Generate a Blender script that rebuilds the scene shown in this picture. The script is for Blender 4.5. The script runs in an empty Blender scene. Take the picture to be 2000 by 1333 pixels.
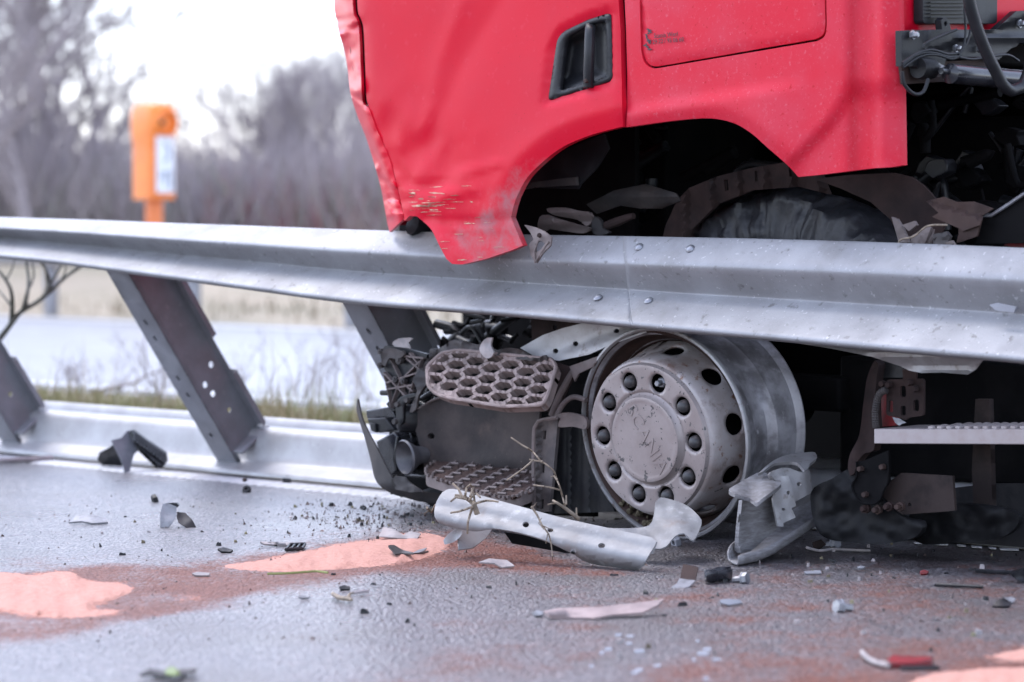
import bpy, bmesh, math, random
import numpy as np
from mathutils import Vector, Matrix, noise
from mathutils.geometry import delaunay_2d_cdt

sc = bpy.context.scene
col = sc.collection
R = math.radians

# ---------------------------------------------------------------- camera
LENS, HCAM, HORIZON = 100.0, 0.909, 420.0
FPX = 2000 * LENS / 36.0
TILT = math.atan((666.5 - HORIZON) / FPX)
cam_d = bpy.data.cameras.new('camera')
cam = bpy.data.objects.new('camera', cam_d)
col.objects.link(cam)
cam.location = (0, 0, HCAM)
cam.rotation_euler = (math.pi / 2 - TILT, 0, 0)
cam_d.lens = LENS
cam_d.sensor_width = 36
cam_d.clip_end = 3000
cam_d.clip_start = 0.1
cam_d.dof.use_dof = True
cam_d.dof.focus_distance = 7.75
cam_d.dof.aperture_fstop = 2.5
sc.camera = cam

# ---------------------------------------------------------------- sky, sun, exposure
SUN_EL, SUN_AZ = R(62), R(-47)
w = bpy.data.worlds.new('World')
sc.world = w
w.use_nodes = True
nt = w.node_tree
bg = nt.nodes['Background']
sky = nt.nodes.new('ShaderNodeTexSky')
sky.sky_type = 'NISHITA'
sky.sun_disc = False
sky.sun_elevation = SUN_EL
sky.sun_rotation = SUN_AZ
sky.air_density = 1.0
sky.dust_density = 1.0
sky.ozone_density = 1.0
hs = nt.nodes.new('ShaderNodeHueSaturation')
hs.inputs['Saturation'].default_value = 0.5
nt.links.new(sky.outputs[0], hs.inputs['Color'])
tint = nt.nodes.new('ShaderNodeMix')
tint.data_type = 'RGBA'; tint.blend_type = 'MULTIPLY'
tint.inputs[0].default_value = 1.0
tint.inputs[7].default_value = (0.93, 0.95, 1.06, 1)      # cool cloud light
nt.links.new(hs.outputs[0], tint.inputs[6])
nt.links.new(tint.outputs[2], bg.inputs['Color'])
bg.inputs['Strength'].default_value = 0.15
sun_d = bpy.data.lights.new('sun', 'SUN')
sun_d.energy = 0.5
sun_d.angle = R(25)
sun_d.color = (1.0, 0.97, 0.95)
sun = bpy.data.objects.new('sun', sun_d)
col.objects.link(sun)
sd = Vector((math.sin(SUN_AZ) * math.cos(SUN_EL), math.cos(SUN_AZ) * math.cos(SUN_EL), math.sin(SUN_EL)))
sun.rotation_euler = sd.to_track_quat('Z', 'Y').to_euler()
sun.location = sd * 30
sc.view_settings.view_transform = 'Standard'
sc.view_settings.look = 'None'
sc.view_settings.gamma = 1
sc.view_settings.exposure = 2.15
sc.view_settings.use_curve_mapping = False
sc.cycles.use_denoising = True
sc.cycles.max_bounces = 8
sc.cycles.caustics_reflective = False
sc.cycles.caustics_refractive = False

# ---------------------------------------------------------------- measuring: rays of the survey photo onto planes of the place
CO = Vector((0, 0, HCAM))
CF = Vector((0, math.cos(TILT), -math.sin(TILT)))
CU = Vector((0, math.sin(TILT), math.cos(TILT)))
CR = Vector((1, 0, 0))


def ray(px, py):
    return CF + CR * ((px - 1000) / FPX) - CU * ((py - 666.5) / FPX)


def on(px, py, pl):
    d = ray(px, py)
    return CO + d * ((pl[0] - CO).dot(pl[1]) / d.dot(pl[1]))


ZUP = Vector((0, 0, 1))


def PZ(z=0.0): return (Vector((0, 0, z)), ZUP)
def PY(y): return (Vector((0, y, 0)), Vector((0, -1, 0)))
def G(px, py, z=0.0): return on(px, py, PZ(z))
def D(px, py, y): return on(px, py, PY(y))


b0, b1 = G(0, 885), G(2000, 1075)
r = (b0 - b1).normalized()                 # along the barrier, left and away
n = Vector((r.y, -r.x, 0))                 # across it, towards the carriageway in front
if n.y > 0: n = -n
CW = G(1370, 1058)


def T(s, t, z): return CW + r * s + n * t + ZUP * z
def ST(p): q = p - CW; return q.dot(r), q.dot(n), q.z
def PT(t): return (T(0, t, 0), n)
def PS(s): return (T(s, 0, 0), -r)


def P3(a, b, c):
    nn = (b - a).cross(c - a).normalized()
    if nn.dot(CO - a) < 0: nn = -nn
    return (a, nn)


def pix(P):
    P = np.asarray(P, float) - np.array(CO)
    f = P @ np.array(CF); x = P @ np.array(CR); u = P @ np.array(CU)
    return 1000 + FPX * x / f, 666.5 - FPX * u / f


TBASE = ST(b0)[1]

# ---------------------------------------------------------------- materials
MATS = {}


def mat(name, c, rough=.5, metal=0.0, c2=None, ns=8.0, lo=.4, hi=.6, bump=0.0, bs=60.0, layers=(), stretch=(1, 1, 1),
        coat=0.0, spec=.5, r2=None, attr=None):
    if name in MATS: return MATS[name]
    m = bpy.data.materials.new(name)
    m.use_nodes = True
    t = m.node_tree; N = t.nodes; L = t.links
    P = N['Principled BSDF']
    P.inputs['Roughness'].default_value = rough
    P.inputs['Metallic'].default_value = metal
    P.inputs['Specular IOR Level'].default_value = spec
    if coat: P.inputs['Coat Weight'].default_value = coat; P.inputs['Coat Roughness'].default_value = .12
    tc = N.new('ShaderNodeTexCoord')
    mp = N.new('ShaderNodeMapping'); mp.inputs['Scale'].default_value = stretch
    L.new(tc.outputs['Object'], mp.inputs[0])

    def nz(scale, lo, hi, detail=6, rgh=.6):
        a = N.new('ShaderNodeTexNoise'); a.inputs['Scale'].default_value = scale
        a.inputs['Detail'].default_value = detail; a.inputs['Roughness'].default_value = rgh
        L.new(mp.outputs[0], a.inputs['Vector'])
        q = N.new('ShaderNodeMapRange'); q.inputs[1].default_value = lo; q.inputs[2].default_value = hi
        q.interpolation_type = 'SMOOTHSTEP'
        L.new(a.outputs[0], q.inputs[0])
        return q.outputs[0]

    def mix(fac, a, b):
        x = N.new('ShaderNodeMix'); x.data_type = 'RGBA'
        L.new(fac, x.inputs[0])
        for sock, v in ((x.inputs[6], a), (x.inputs[7], b)):
            if isinstance(v, tuple): sock.default_value = (*v, 1)
            else: L.new(v, sock)
        return x.outputs[2]
    cur = c
    fac0 = None
    if c2:
        fac0 = nz(ns, lo, hi); cur = mix(fac0, c, c2)
    for (lc, s, l, h) in layers:
        cur = mix(nz(s, l, h), cur, lc)
    if attr:                                   # spilt powder / oil that lies on the surface, stored per vertex
        for (an, ac, k, l, h) in attr:
            at = N.new('ShaderNodeAttribute'); at.attribute_name = an
            ns_ = nz(k, .25, .75, 8, .7)
            ad = N.new('ShaderNodeMath'); ad.operation = 'MULTIPLY_ADD'
            L.new(ns_, ad.inputs[0]); ad.inputs[1].default_value = .9; ad.inputs[2].default_value = -.45
            a2 = N.new('ShaderNodeMath'); a2.operation = 'ADD'
            L.new(at.outputs['Fac'], a2.inputs[0]); L.new(ad.outputs[0], a2.inputs[1])
            q = N.new('ShaderNodeMapRange'); q.inputs[1].default_value = l; q.inputs[2].default_value = h
            q.interpolation_type = 'SMOOTHSTEP'
            L.new(a2.outputs[0], q.inputs[0])
            cur = mix(q.outputs[0], cur, ac)
            m['attr_' + an] = 1
            m_out = q.outputs[0]
        if r2 is not None:
            rr = N.new('ShaderNodeMapRange'); rr.inputs[3].default_value = rough; rr.inputs[4].default_value = r2
            L.new(m_out, rr.inputs[0]); L.new(rr.outputs[0], P.inputs['Roughness'])
    elif r2 is not None and fac0 is not None:
        rr = N.new('ShaderNodeMapRange'); rr.inputs[3].default_value = rough; rr.inputs[4].default_value = r2
        L.new(fac0, rr.inputs[0]); L.new(rr.outputs[0], P.inputs['Roughness'])
    if isinstance(cur, tuple): P.inputs['Base Color'].default_value = (*cur, 1)
    else: L.new(cur, P.inputs['Base Color'])
    if bump:
        a = N.new('ShaderNodeTexNoise'); a.inputs['Scale'].default_value = bs; a.inputs['Detail'].default_value = 5
        L.new(mp.outputs[0], a.inputs['Vector'])
        bm = N.new('ShaderNodeBump'); bm.inputs['Strength'].default_value = 1; bm.inputs['Distance'].default_value = bump
        L.new(a.outputs[0], bm.inputs['Height']); L.new(bm.outputs[0], P.inputs['Normal'])
    MATS[name] = m
    return m


DUST = (.30, .225, .20)
RED = mat('red_paint', (.56, .0042, .022), .34, c2=(.52, .008, .028), ns=3.0, lo=.3, hi=.75, coat=0, spec=.16, bump=.0004, bs=9,
          layers=(((.58, .030, .055), 40, .56, .85), ((.36, .002, .006), 120, .66, .72), ((.60, .14, .17), 240, .69, .74)), attr=(('dust', (.33, .13, .14), 9, .35, 1.35),), r2=.6)
REDD = mat('red_paint_dusty', (.56, .010, .030), .45, c2=(.54, .034, .060), ns=5.0, lo=.3, hi=.8, coat=0, spec=.2,
           layers=(((.54, .095, .125), 90, .54, .85), ((.45, .003, .012), 80, .62, .70), ((.56, .22, .25), 240, .67, .73)))
GALV = mat('galvanised_steel', (.37, .37, .38), .48, .3, c2=(.30, .298, .305), ns=9, lo=.3, hi=.7, bump=.0007, bs=150,
           layers=(((.25, .243, .24), 5, .52, .78), ((.22, .215, .215), 30, .60, .76), ((.46, .46, .47), 75, .63, .75), ((.12, .115, .11), 170, .69, .76)), r2=.56)
RAILM = mat('weathered_rail_steel', (.27, .272, .284), .48, .22, c2=(.215, .213, .22), ns=7, lo=.3, hi=.7, bump=.0007, bs=150,
            layers=(((.17, .165, .163), 4, .52, .76), ((.135, .13, .13), 34, .59, .72), ((.40, .40, .41), 70, .61, .72), ((.06, .057, .055), 150, .67, .73)), r2=.56)
TORNM = mat('scuffed_zinc_sheet', (.23, .23, .235), .55, .15, c2=(.165, .16, .16), ns=10, lo=.3, hi=.7, bump=.0012, bs=55,
            layers=(((.31, .31, .31), 28, .56, .72), ((.16, .115, .095), 8, .58, .8), ((.08, .07, .065), 90, .67, .76)))
GALVD = mat('dirty_galvanised_steel', (.36, .355, .36), .5, .4, c2=(.25, .235, .23), ns=7, lo=.3, hi=.7, bump=.0006, bs=70,
            layers=(((.16, .13, .12), 30, .56, .74), ((.5, .5, .5), 90, .66, .8)))
ZINC = mat('old_zinc_steel', (.245, .25, .275), .58, .08, c2=(.175, .175, .19), ns=6, lo=.3, hi=.7, bump=.0005, bs=60,
           layers=(((.32, .31, .31), 50, .6, .8),))
BLK = mat('black_plastic', (.009, .0095, .0115), .42, c2=(.018, .018, .021), ns=20, lo=.4, hi=.75, bump=.0003, bs=200, spec=.3)
BLKG = mat('black_gloss_plastic', (.014, .014, .018), .18, c2=(.03, .03, .035), ns=15)
BLKD = mat('dusty_black_plastic', (.030, .028, .029), .62, c2=(.075, .062, .058), ns=7, lo=.35, hi=.8, bump=.0004, bs=90, spec=.3,
           layers=(((.18, .14, .125), 60, .66, .88),))
DARK = mat('sooty_shaded_metal', (.0022, .0021, .0026), .75, 0, c2=(.005, .0045, .005), ns=6, bump=.001, bs=30, spec=.1,
           layers=(((.016, .013, .013), 25, .64, .85),))  # soot black, lowered further to stand in for deep shade under the truck
MUD = mat('muddy_plastic', (.042, .027, .025), .85, spec=.12, c2=(.020, .015, .015), ns=9, lo=.3, hi=.75, bump=.0008, bs=90,
          layers=(((.03, .028, .03), 40, .62, .8),))
DUSTP = mat('dusty_step_plastic', (.155, .122, .115), .75, c2=(.10, .08, .075), ns=12, lo=.3, hi=.7, bump=.0005, bs=150,
            layers=(((.06, .05, .05), 60, .64, .8),))
RUST = mat('rusty_steel', (.065, .040, .034), .7, .1, spec=.2, c2=(.038, .026, .024), ns=10, lo=.3, hi=.7, bump=.0008, bs=60,
           layers=(((.10, .082, .075), 50, .64, .84),))
WHEELM = mat('dusty_wheel_steel', (.36, .33, .325), .5, .2, c2=(.26, .215, .20), ns=9, lo=.35, hi=.65, bump=.0006, bs=90,
             layers=(((.17, .085, .055), 40, .58, .70), ((.16, .115, .10), 12, .56, .74), ((.06, .055, .055), 50, .65, .71)))
HUBM = mat('dusty_hub_cover', (.33, .29, .28), .42, .3, c2=(.255, .215, .205), ns=8, lo=.3, hi=.7,
           layers=(((.09, .085, .085), 42, .615, .65), ((.06, .06, .06), 85, .64, .67)))
BARREL = mat('scraped_rim_steel', (.34, .33, .345), .45, .35, c2=(.13, .122, .125), ns=11, lo=.35, hi=.65, bump=.001, bs=40,
             layers=(((.42, .41, .42), 30, .6, .75),))
TYREM = mat('scuffed_tyre_rubber', (.014, .0145, .018), .45, c2=(.038, .037, .043), ns=7, lo=.4, hi=.75, bump=.003, bs=30, spec=.4, layers=(((.085, .07, .065), 26, .6, .85),))
TORNR = mat('torn_rubber', (.0065, .0065, .0075), .6, bump=.0008, bs=60, spec=.2)
TREADM = mat('pink_dusted_tread', (.25, .19, .175), .75, c2=(.16, .125, .115), ns=14, lo=.3, hi=.7, bump=.0006, bs=120, layers=(((.06, .05, .05), 50, .62, .8),))
SOOTB = mat('brown_sooty_steel', (.020, .0145, .014), .75, c2=(.034, .024, .022), ns=12, bump=.001, bs=50, spec=.2)
RUB = mat('rubber', (.006, .0062, .0075), .5, c2=(.013, .0125, .014), ns=10, lo=.4, hi=.8, bump=.004, bs=26,
          layers=(((.026, .022, .021), 45, .58, .9),), spec=.3)
ORANGE = mat('orange_plastic', (.80, .22, .03), .45, c2=(.74, .19, .03), ns=5)
WHITEP = mat('white_panel', (.72, .75, .80), .5)
WPAINT = mat('road_paint', (.52, .52, .53), .45, c2=(.36, .355, .36), ns=18, lo=.4, hi=.75, bump=.0015, bs=60)
BARK = mat('bark', (.22, .19, .20), .85, c2=(.30, .26, .26), ns=20, bump=.002, bs=60)  # lightened in place of haze on the distant trees
TWIG = mat('dry_twig', (.24, .19, .14), .8, c2=(.15, .12, .09), ns=60)
SCRUB = mat('grey_brown_scrub', (.27, .235, .25), .9, c2=(.36, .31, .31), ns=.6)  # scrub tone lifted to stand in for drizzle haze
SCRUBR = mat('red_stem_scrub', (.30, .12, .135), .9, c2=(.27, .20, .21), ns=.8)
SCRUBG = mat('green_grey_scrub', (.25, .25, .20), .9, c2=(.30, .27, .25), ns=.7)
SOIL = mat('soil', (.10, .08, .055), .95, c2=(.17, .15, .09), ns=3, bump=.02, bs=12)
DRYG = mat('dry_grass', (.30, .25, .185), .95, c2=(.235, .205, .145), ns=.5, bump=.03, bs=6)
GRASSM = mat('grass_blades', (.16, .19, .06), .8, c2=(.32, .26, .15), ns=2.5, lo=.35, hi=.65)


def asphalt():
    m = bpy.data.materials.new('wet_asphalt'); m.use_nodes = True
    t = m.node_tree; N = t.nodes; L = t.links; P = N['Principled BSDF']
    tc = N.new('ShaderNodeTexCoord')

    def noise_(scale, lo, hi, detail=5):
        a = N.new('ShaderNodeTexNoise'); a.inputs['Scale'].default_value = scale; a.inputs['Detail'].default_value = detail
        L.new(tc.outputs['Object'], a.inputs['Vector'])
        q = N.new('ShaderNodeMapRange'); q.inputs[1].default_value = lo; q.inputs[2].default_value = hi
        L.new(a.outputs[0], q.inputs[0]); return q.outputs[0]

    def mix(f, a, b):
        x = N.new('ShaderNodeMix'); x.data_type = 'RGBA'; L.new(f, x.inputs[0])
        for so, v in ((x.inputs[6], a), (x.inputs[7], b)):
            if isinstance(v, tuple): so.default_value = (*v, 1)
            else: L.new(v, so)
        return x.outputs[2]

    def math_(op, a, b):
        x = N.new('ShaderNodeMath'); x.operation = op
        for so, v in zip(x.inputs, (a, b)):
            if isinstance(v, (int, float)): so.default_value = v
            else: L.new(v, so)
        return x.outputs[0]
    vo = N.new('ShaderNodeTexVoronoi'); vo.inputs['Scale'].default_value = 105
    L.new(tc.outputs['Object'], vo.inputs['Vector'])
    sep = N.new('ShaderNodeSeparateColor'); L.new(vo.outputs['Color'], sep.inputs[0])
    rmp = N.new('ShaderNodeValToRGB'); L.new(sep.outputs[0], rmp.inputs[0])
    e = rmp.color_ramp.elements
    e[0].position = 0; e[0].color = (.035, .034, .039, 1); e[1].position = 1; e[1].color = (.30, .275, .285, 1)
    for p, c in ((.35, (.09, .086, .096)), (.75, (.155, .147, .158)), (.9, (.21, .175, .175))):
        k = e.new(p); k.color = (*c, 1)
    cur = mix(noise_(330, .45, .7), rmp.outputs[0], (.06, .058, .064))
    cur = mix(noise_(2.2, .52, .75), cur, (.075, .066, .066))

    def attr_fac(an, k, amp, lo, hi):
        at = N.new('ShaderNodeAttribute'); at.attribute_name = an
        z = math_('ADD', at.outputs['Fac'], math_('MULTIPLY', math_('SUBTRACT', noise_(k, .25, .75, 9), .5), amp))
        z = math_('ADD', z, math_('MULTIPLY', math_('SUBTRACT', sep.outputs[1], .5), amp * .55))
        q = N.new('ShaderNodeMapRange'); q.inputs[1].default_value = lo; q.inputs[2].default_value = hi; q.interpolation_type = 'SMOOTHSTEP'
        L.new(z, q.inputs[0]); return q.outputs[0]
    oil = attr_fac('oil', 7, .8, .45, .9)
    st = attr_fac('stain', 5, .7, .30, 1.05)
    sa = attr_fac('sand', 14, .55, .50, .72)
    cur = mix(oil, cur, (.030, .023, .024))
    cur = mix(st, cur, mix(sep.outputs[2], (.11, .045, .034), (.20, .088, .066)))
    cur = mix(sa, cur, mix(sep.outputs[2], (.36, .175, .13), (.48, .25, .20)))
    L.new(cur, P.inputs['Base Color'])
    rg = math_('ADD', .24, math_('MULTIPLY', noise_(1.7, .3, .7), .16))
    rg = math_('ADD', rg, math_('MULTIPLY', st, .22)); rg = math_('ADD', rg, math_('MULTIPLY', sa, .4))
    L.new(rg, P.inputs['Roughness'])
    sp_ = math_('SUBTRACT', .8, math_('MULTIPLY', math_('MAXIMUM', st, sa), .66)); L.new(sp_, P.inputs['Specular IOR Level'])
    h = math_('SUBTRACT', noise_(240, 0, 1), math_('MULTIPLY', vo.outputs['Distance'], 1.5))
    b = N.new('ShaderNodeBump'); b.inputs['Strength'].default_value = .9; b.inputs['Distance'].default_value = .0042
    L.new(h, b.inputs['Height']); L.new(b.outputs[0], P.inputs['Normal'])
    MATS['wet_asphalt'] = m
    return m


ASPH = asphalt()
FARROAD = mat('wet_far_asphalt', (.15, .15, .155), .5, c2=(.19, .19, .195), ns=3, bump=.0008, bs=60, spec=1.0)
SAND = mat('pink_binder_sand', (.45, .235, .185), .95, c2=(.36, .175, .13), ns=60, lo=.3, hi=.75, bump=.004, bs=120,
           layers=(((.34, .15, .11), 3.0, .58, .8),))
CHIPW = mat('pale_chip', (.22, .22, .235), .45, c2=(.14, .14, .15), ns=30)
CHIPG = mat('grey_chip', (.22, .20, .20), .6, c2=(.30, .26, .25), ns=30, bump=.0005, bs=80)
CHIPP = mat('pinkish_grey_chip', (.30, .23, .22), .7, c2=(.22, .17, .165), ns=14, stretch=(1, 1, 6), bump=.0006, bs=60)
REDP = mat('red_plastic', (.20, .008, .012), .5, c2=(.10, .008, .01), ns=30)
TEXTM = mat('dark_print', (.03, .03, .035), .6)
ALU = mat('aluminium_step', (.36, .32, .32), .5, .3, c2=(.30, .245, .235), ns=20, lo=.35, hi=.8)
STEELB = mat('zinc_bolt', (.30, .31, .33), .4, .7, c2=(.22, .22, .24), ns=40)
SCRAPE = mat('scraped_primer', (.42, .30, .20), .8, c2=(.42, .12, .10), ns=70, lo=.42, hi=.62)

# ---------------------------------------------------------------- mesh tools


def link(me, name, m, parent=None, sharp=35):
    if m is not None: me.materials.append(m)
    for p in me.polygons: p.use_smooth = True
    try: me.set_sharp_from_angle(angle=R(sharp))
    except Exception: pass
    ob = bpy.data.objects.new(name, me)
    col.objects.link(ob)
    if parent is not None: adopt(ob, parent)
    return ob


def wmat(o):
    m = o.matrix_basis.copy()
    while o.parent is not None:
        m = o.parent.matrix_basis @ o.matrix_parent_inverse @ m if False else o.parent.matrix_basis @ (o.matrix_parent_inverse @ m)
        o = o.parent
    return m


def adopt(ob, parent):
    ob.parent = parent
    ob.matrix_parent_inverse = wmat(parent).inverted()


def thing(name, label, cat, loc=(0, 0, 0), group=None):
    o = bpy.data.objects.new(name, None)
    o.empty_display_size = .1
    o.location = loc
    col.objects.link(o)
    return tag(o, label, cat, group)


def tag(o, label, cat, group=None, kind=None):
    o['label'] = label
    o['category'] = cat
    if group: o['group'] = group
    if kind: o['kind'] = kind
    return o


class MB:
    def __init__(s): s.v = []; s.f = []

    def add(s, vs, fs):
        k = len(s.v)
        s.v += [tuple(v) for v in vs]
        s.f += [tuple(i + k for i in f) for f in fs]
        return s

    def box(s, c, h, ax=None):
        ax = ax or (Vector((1, 0, 0)), Vector((0, 1, 0)), Vector((0, 0, 1)))
        vs = [Vector(c) + ax[0] * (h[0] * a) + ax[1] * (h[1] * b) + ax[2] * (h[2] * d)
              for a in (-1, 1) for b in (-1, 1) for d in (-1, 1)]
        return s.add(vs, [(0, 1, 3, 2), (4, 6, 7, 5), (0, 4, 5, 1), (2, 3, 7, 6), (0, 2, 6, 4), (1, 5, 7, 3)])

    def tube(s, path, rad, k=8, cap=True):
        path = [Vector(p) for p in path]
        if not hasattr(rad, '__len__'): rad = [rad] * len(path)
        d = (path[1] - path[0]).normalized()
        u = d.orthogonal().normalized()
        vs = []; m = len(path)
        for i, p in enumerate(path):
            d = (path[min(i + 1, m - 1)] - path[max(i - 1, 0)]).normalized()
            u = (u - d * u.dot(d)).normalized()
            v = d.cross(u)
            for j in range(k):
                a = 2 * math.pi * j / k
                vs.append(p + (u * math.cos(a) + v * math.sin(a)) * rad[i])
        fs = [(i * k + j, i * k + (j + 1) % k, (i + 1) * k + (j + 1) % k, (i + 1) * k + j) for i in range(m - 1) for j in range(k)]
        if cap:
            fs.append(tuple(reversed(range(k)))); fs.append(tuple((m - 1) * k + j for j in range(k)))
        return s.add(vs, fs)

    def lathe(s, c, axis, prof, k=32, closed=False, fn=None, arc=None):
        axis = Vector(axis).normalized()
        u = (ZUP - axis * ZUP.dot(axis)).normalized() if abs(axis.z) < .95 else Vector((1, 0, 0))
        v = axis.cross(u)
        vs = []
        for (rr, x) in prof:
            for j in range(k):
                a = 2 * math.pi * j / k if arc is None else arc[0] + (arc[1] - arc[0]) * j / (k - 1)
                q = fn(a, rr, x) if fn else (rr, x)
                vs.append(Vector(c) + axis * q[1] + (u * math.cos(a) + v * math.sin(a)) * q[0])
        m = len(prof)
        kk = k if arc is None else k - 1
        fs = [(i * k + j, (i + 1) * k + j, (i + 1) * k + (j + 1) % k, i * k + (j + 1) % k) for i in range(m - 1) for j in range(kk)]
        if closed:
            i = m - 1
            fs += [(i * k + j, j, (j + 1) % k, i * k + (j + 1) % k) for j in range(kk)]
        return s.add(vs, fs)

    def prism(s, pts, off):
        """closed 3D outline extruded by a vector"""
        k = len(pts); off = Vector(off)
        vs = [Vector(p) for p in pts] + [Vector(p) + off for p in pts]
        fs = [tuple(range(k)), tuple(reversed(range(k, 2 * k)))]
        fs += [(i, i + k, (i + 1) % k + k, (i + 1) % k) for i in range(k)]
        return s.add(vs, fs)

    def mesh(s, name):
        me = bpy.data.meshes.new(name)
        me.from_pydata(s.v, [], s.f)
        bm = bmesh.new(); bm.from_mesh(me)
        bmesh.ops.recalc_face_normals(bm, faces=bm.faces[:])
        bm.to_mesh(me); bm.free()
        return me

    def build(s, name, m, parent=None, sharp=35, bevel=0):
        o = link(s.mesh(name), name, m, parent, sharp)
        if bevel: bev(o, bevel)
        return o


def bev(o, wd, seg=2):
    b = o.modifiers.new('bevel', 'BEVEL')
    b.width = wd; b.segments = seg; b.limit_method = 'ANGLE'; b.angle_limit = R(40)
    return o


def inpoly(x, y, poly):
    x = np.asarray(x, float); y = np.asarray(y, float)
    res = np.zeros(x.shape, bool)
    k = len(poly)
    for i in range(k):
        x0, y0 = poly[i]; x1, y1 = poly[(i + 1) % k]
        c = ((y0 > y) != (y1 > y))
        with np.errstate(divide='ignore', invalid='ignore'):
            xi = (x1 - x0) * (y - y0) / (y1 - y0 if y1 != y0 else 1e-9) + x0
        res ^= c & (x < xi)
    return res


def pdist(x, y, poly, closed=False):
    x = np.asarray(x, float); y = np.asarray(y, float)
    best = np.full(x.shape, 1e9)
    k = len(poly)
    for i in range(k if closed else k - 1):
        x0, y0 = poly[i]; x1, y1 = poly[(i + 1) % k]
        dx, dy = x1 - x0, y1 - y0
        L2 = dx * dx + dy * dy + 1e-12
        u = np.clip(((x - x0) * dx + (y - y0) * dy) / L2, 0, 1)
        best = np.minimum(best, np.hypot(x - x0 - u * dx, y - y0 - u * dy))
    return best


def sstep(a, b, x):
    u = np.clip((np.asarray(x, float) - a) / (b - a), 0, 1)
    return u * u * (3 - 2 * u)


def cr(pts, step=8, closed=False):
    """smooth curve through points"""
    P = [np.array(p, float) for p in pts]
    m = len(P); out = []
    for i in range(m if closed else m - 1):
        p0 = P[(i - 1) % m] if closed or i > 0 else P[i]
        p1 = P[i]; p2 = P[(i + 1) % m]
        p3 = P[(i + 2) % m] if closed or i + 2 < m else p2
        k = max(1, int(np.linalg.norm(p2 - p1) / step))
        for j in range(k):
            u = j / k
            out.append(tuple(.5 * ((2 * p1) + (p2 - p0) * u + (2 * p0 - 5 * p1 + 4 * p2 - p3) * u * u + (3 * p1 - p0 - 3 * p2 + p3) * u ** 3)))
    if not closed: out.append(tuple(P[-1]))
    return out


def rs(pts, step):
    out = []
    k = len(pts)
    for i in range(k):
        a = np.array(pts[i], float); b = np.array(pts[(i + 1) % k], float)
        d = np.linalg.norm(b - a)
        if d < 1e-6: continue
        q = max(1, int(round(d / step)))
        for j in range(q): out.append(tuple(a + (b - a) * j / q))
    return out


def circ(x, y, rx, ry=None, k=12, a0=0):
    ry = ry or rx
    return [(x + rx * math.cos(2 * math.pi * i / k + a0), y + ry * math.sin(2 * math.pi * i / k + a0)) for i in range(k)]


def rnd(pts, rad, k=4):
    """round the corners of a polygon"""
    out = []; m = len(pts)
    for i in range(m):
        p = np.array(pts[i], float); a = np.array(pts[i - 1], float); b = np.array(pts[(i + 1) % m], float)
        la, lb = np.linalg.norm(a - p), np.linalg.norm(b - p)
        rr = min(rad, la * .45, lb * .45)
        p0 = p + (a - p) / la * rr; p1 = p + (b - p) / lb * rr
        for j in range(k + 1):
            u = j / k
            out.append(tuple((1 - u) ** 2 * p0 + 2 * u * (1 - u) * p + u * u * p1))
    return out


def sheet(name, outline, pl, m, parent=None, thick=.004, step=14, bulge=None, holes=(), sharp=35, bevel=0, flat=False, attrs=None):
    """a plate whose outline is measured on a plane of the place, with its own relief, holes and thickness"""
    outline = rs(outline, step)
    hs_ = [rs(h, step * .6) for h in holes]
    xs = [p[0] for p in outline]; ys = [p[1] for p in outline]
    gx, gy = np.meshgrid(np.arange(min(xs) + step * .5, max(xs), step), np.arange(min(ys) + step * .5, max(ys), step * .87))
    gx = gx + (np.arange(gx.shape[0]) % 2)[:, None] * step * .5
    gx = gx.ravel(); gy = gy.ravel()
    pts2 = list(outline)
    if not flat and len(gx):
        ok = inpoly(gx, gy, outline) & (pdist(gx, gy, outline, True) > step * .45)
        for h in hs_: ok &= ~inpoly(gx, gy, h) & (pdist(gx, gy, h, True) > step * .35)
        inner = list(zip(gx[ok], gy[ok]))
    else: inner = []
    edges = [(i, (i + 1) % len(outline)) for i in range(len(outline))]
    for h in hs_:
        k = len(pts2); pts2 += h
        edges += [(k + i, k + (i + 1) % len(h)) for i in range(len(h))]
    pts2 += inner
    V, E, F_, *_ = delaunay_2d_cdt([Vector(p) for p in pts2], edges, [], 0, 1e-5)
    V = np.array([(v.x, v.y) for v in V])
    cent = np.array([V[list(f)].mean(0) for f in F_])
    keep = inpoly(cent[:, 0], cent[:, 1], outline)
    for h in hs_: keep &= ~inpoly(cent[:, 0], cent[:, 1], h)
    F_ = [tuple(f) for f, k in zip(F_, keep) if k]
    N = pl[1].copy()
    if N.dot(CO - pl[0]) < 0: N = -N
    bz = bulge(V[:, 0], V[:, 1]) if bulge else np.zeros(len(V))
    front = [on(x, y, (pl[0] + N * float(b), N)) for (x, y), b in zip(V, bz)]
    o = solid(name, front, F_, N, thick, m, parent, sharp, bevel)
    if attrs:
        used = sorted({i for f in F_ for i in f})
        for an, fn in attrs.items():
            val = np.asarray(fn(V[used, 0], V[used, 1]), np.float32)
            a = o.data.attributes.new(an, 'FLOAT', 'POINT'); a.data.foreach_set('value', np.concatenate([val, val]))
    return o


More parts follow.
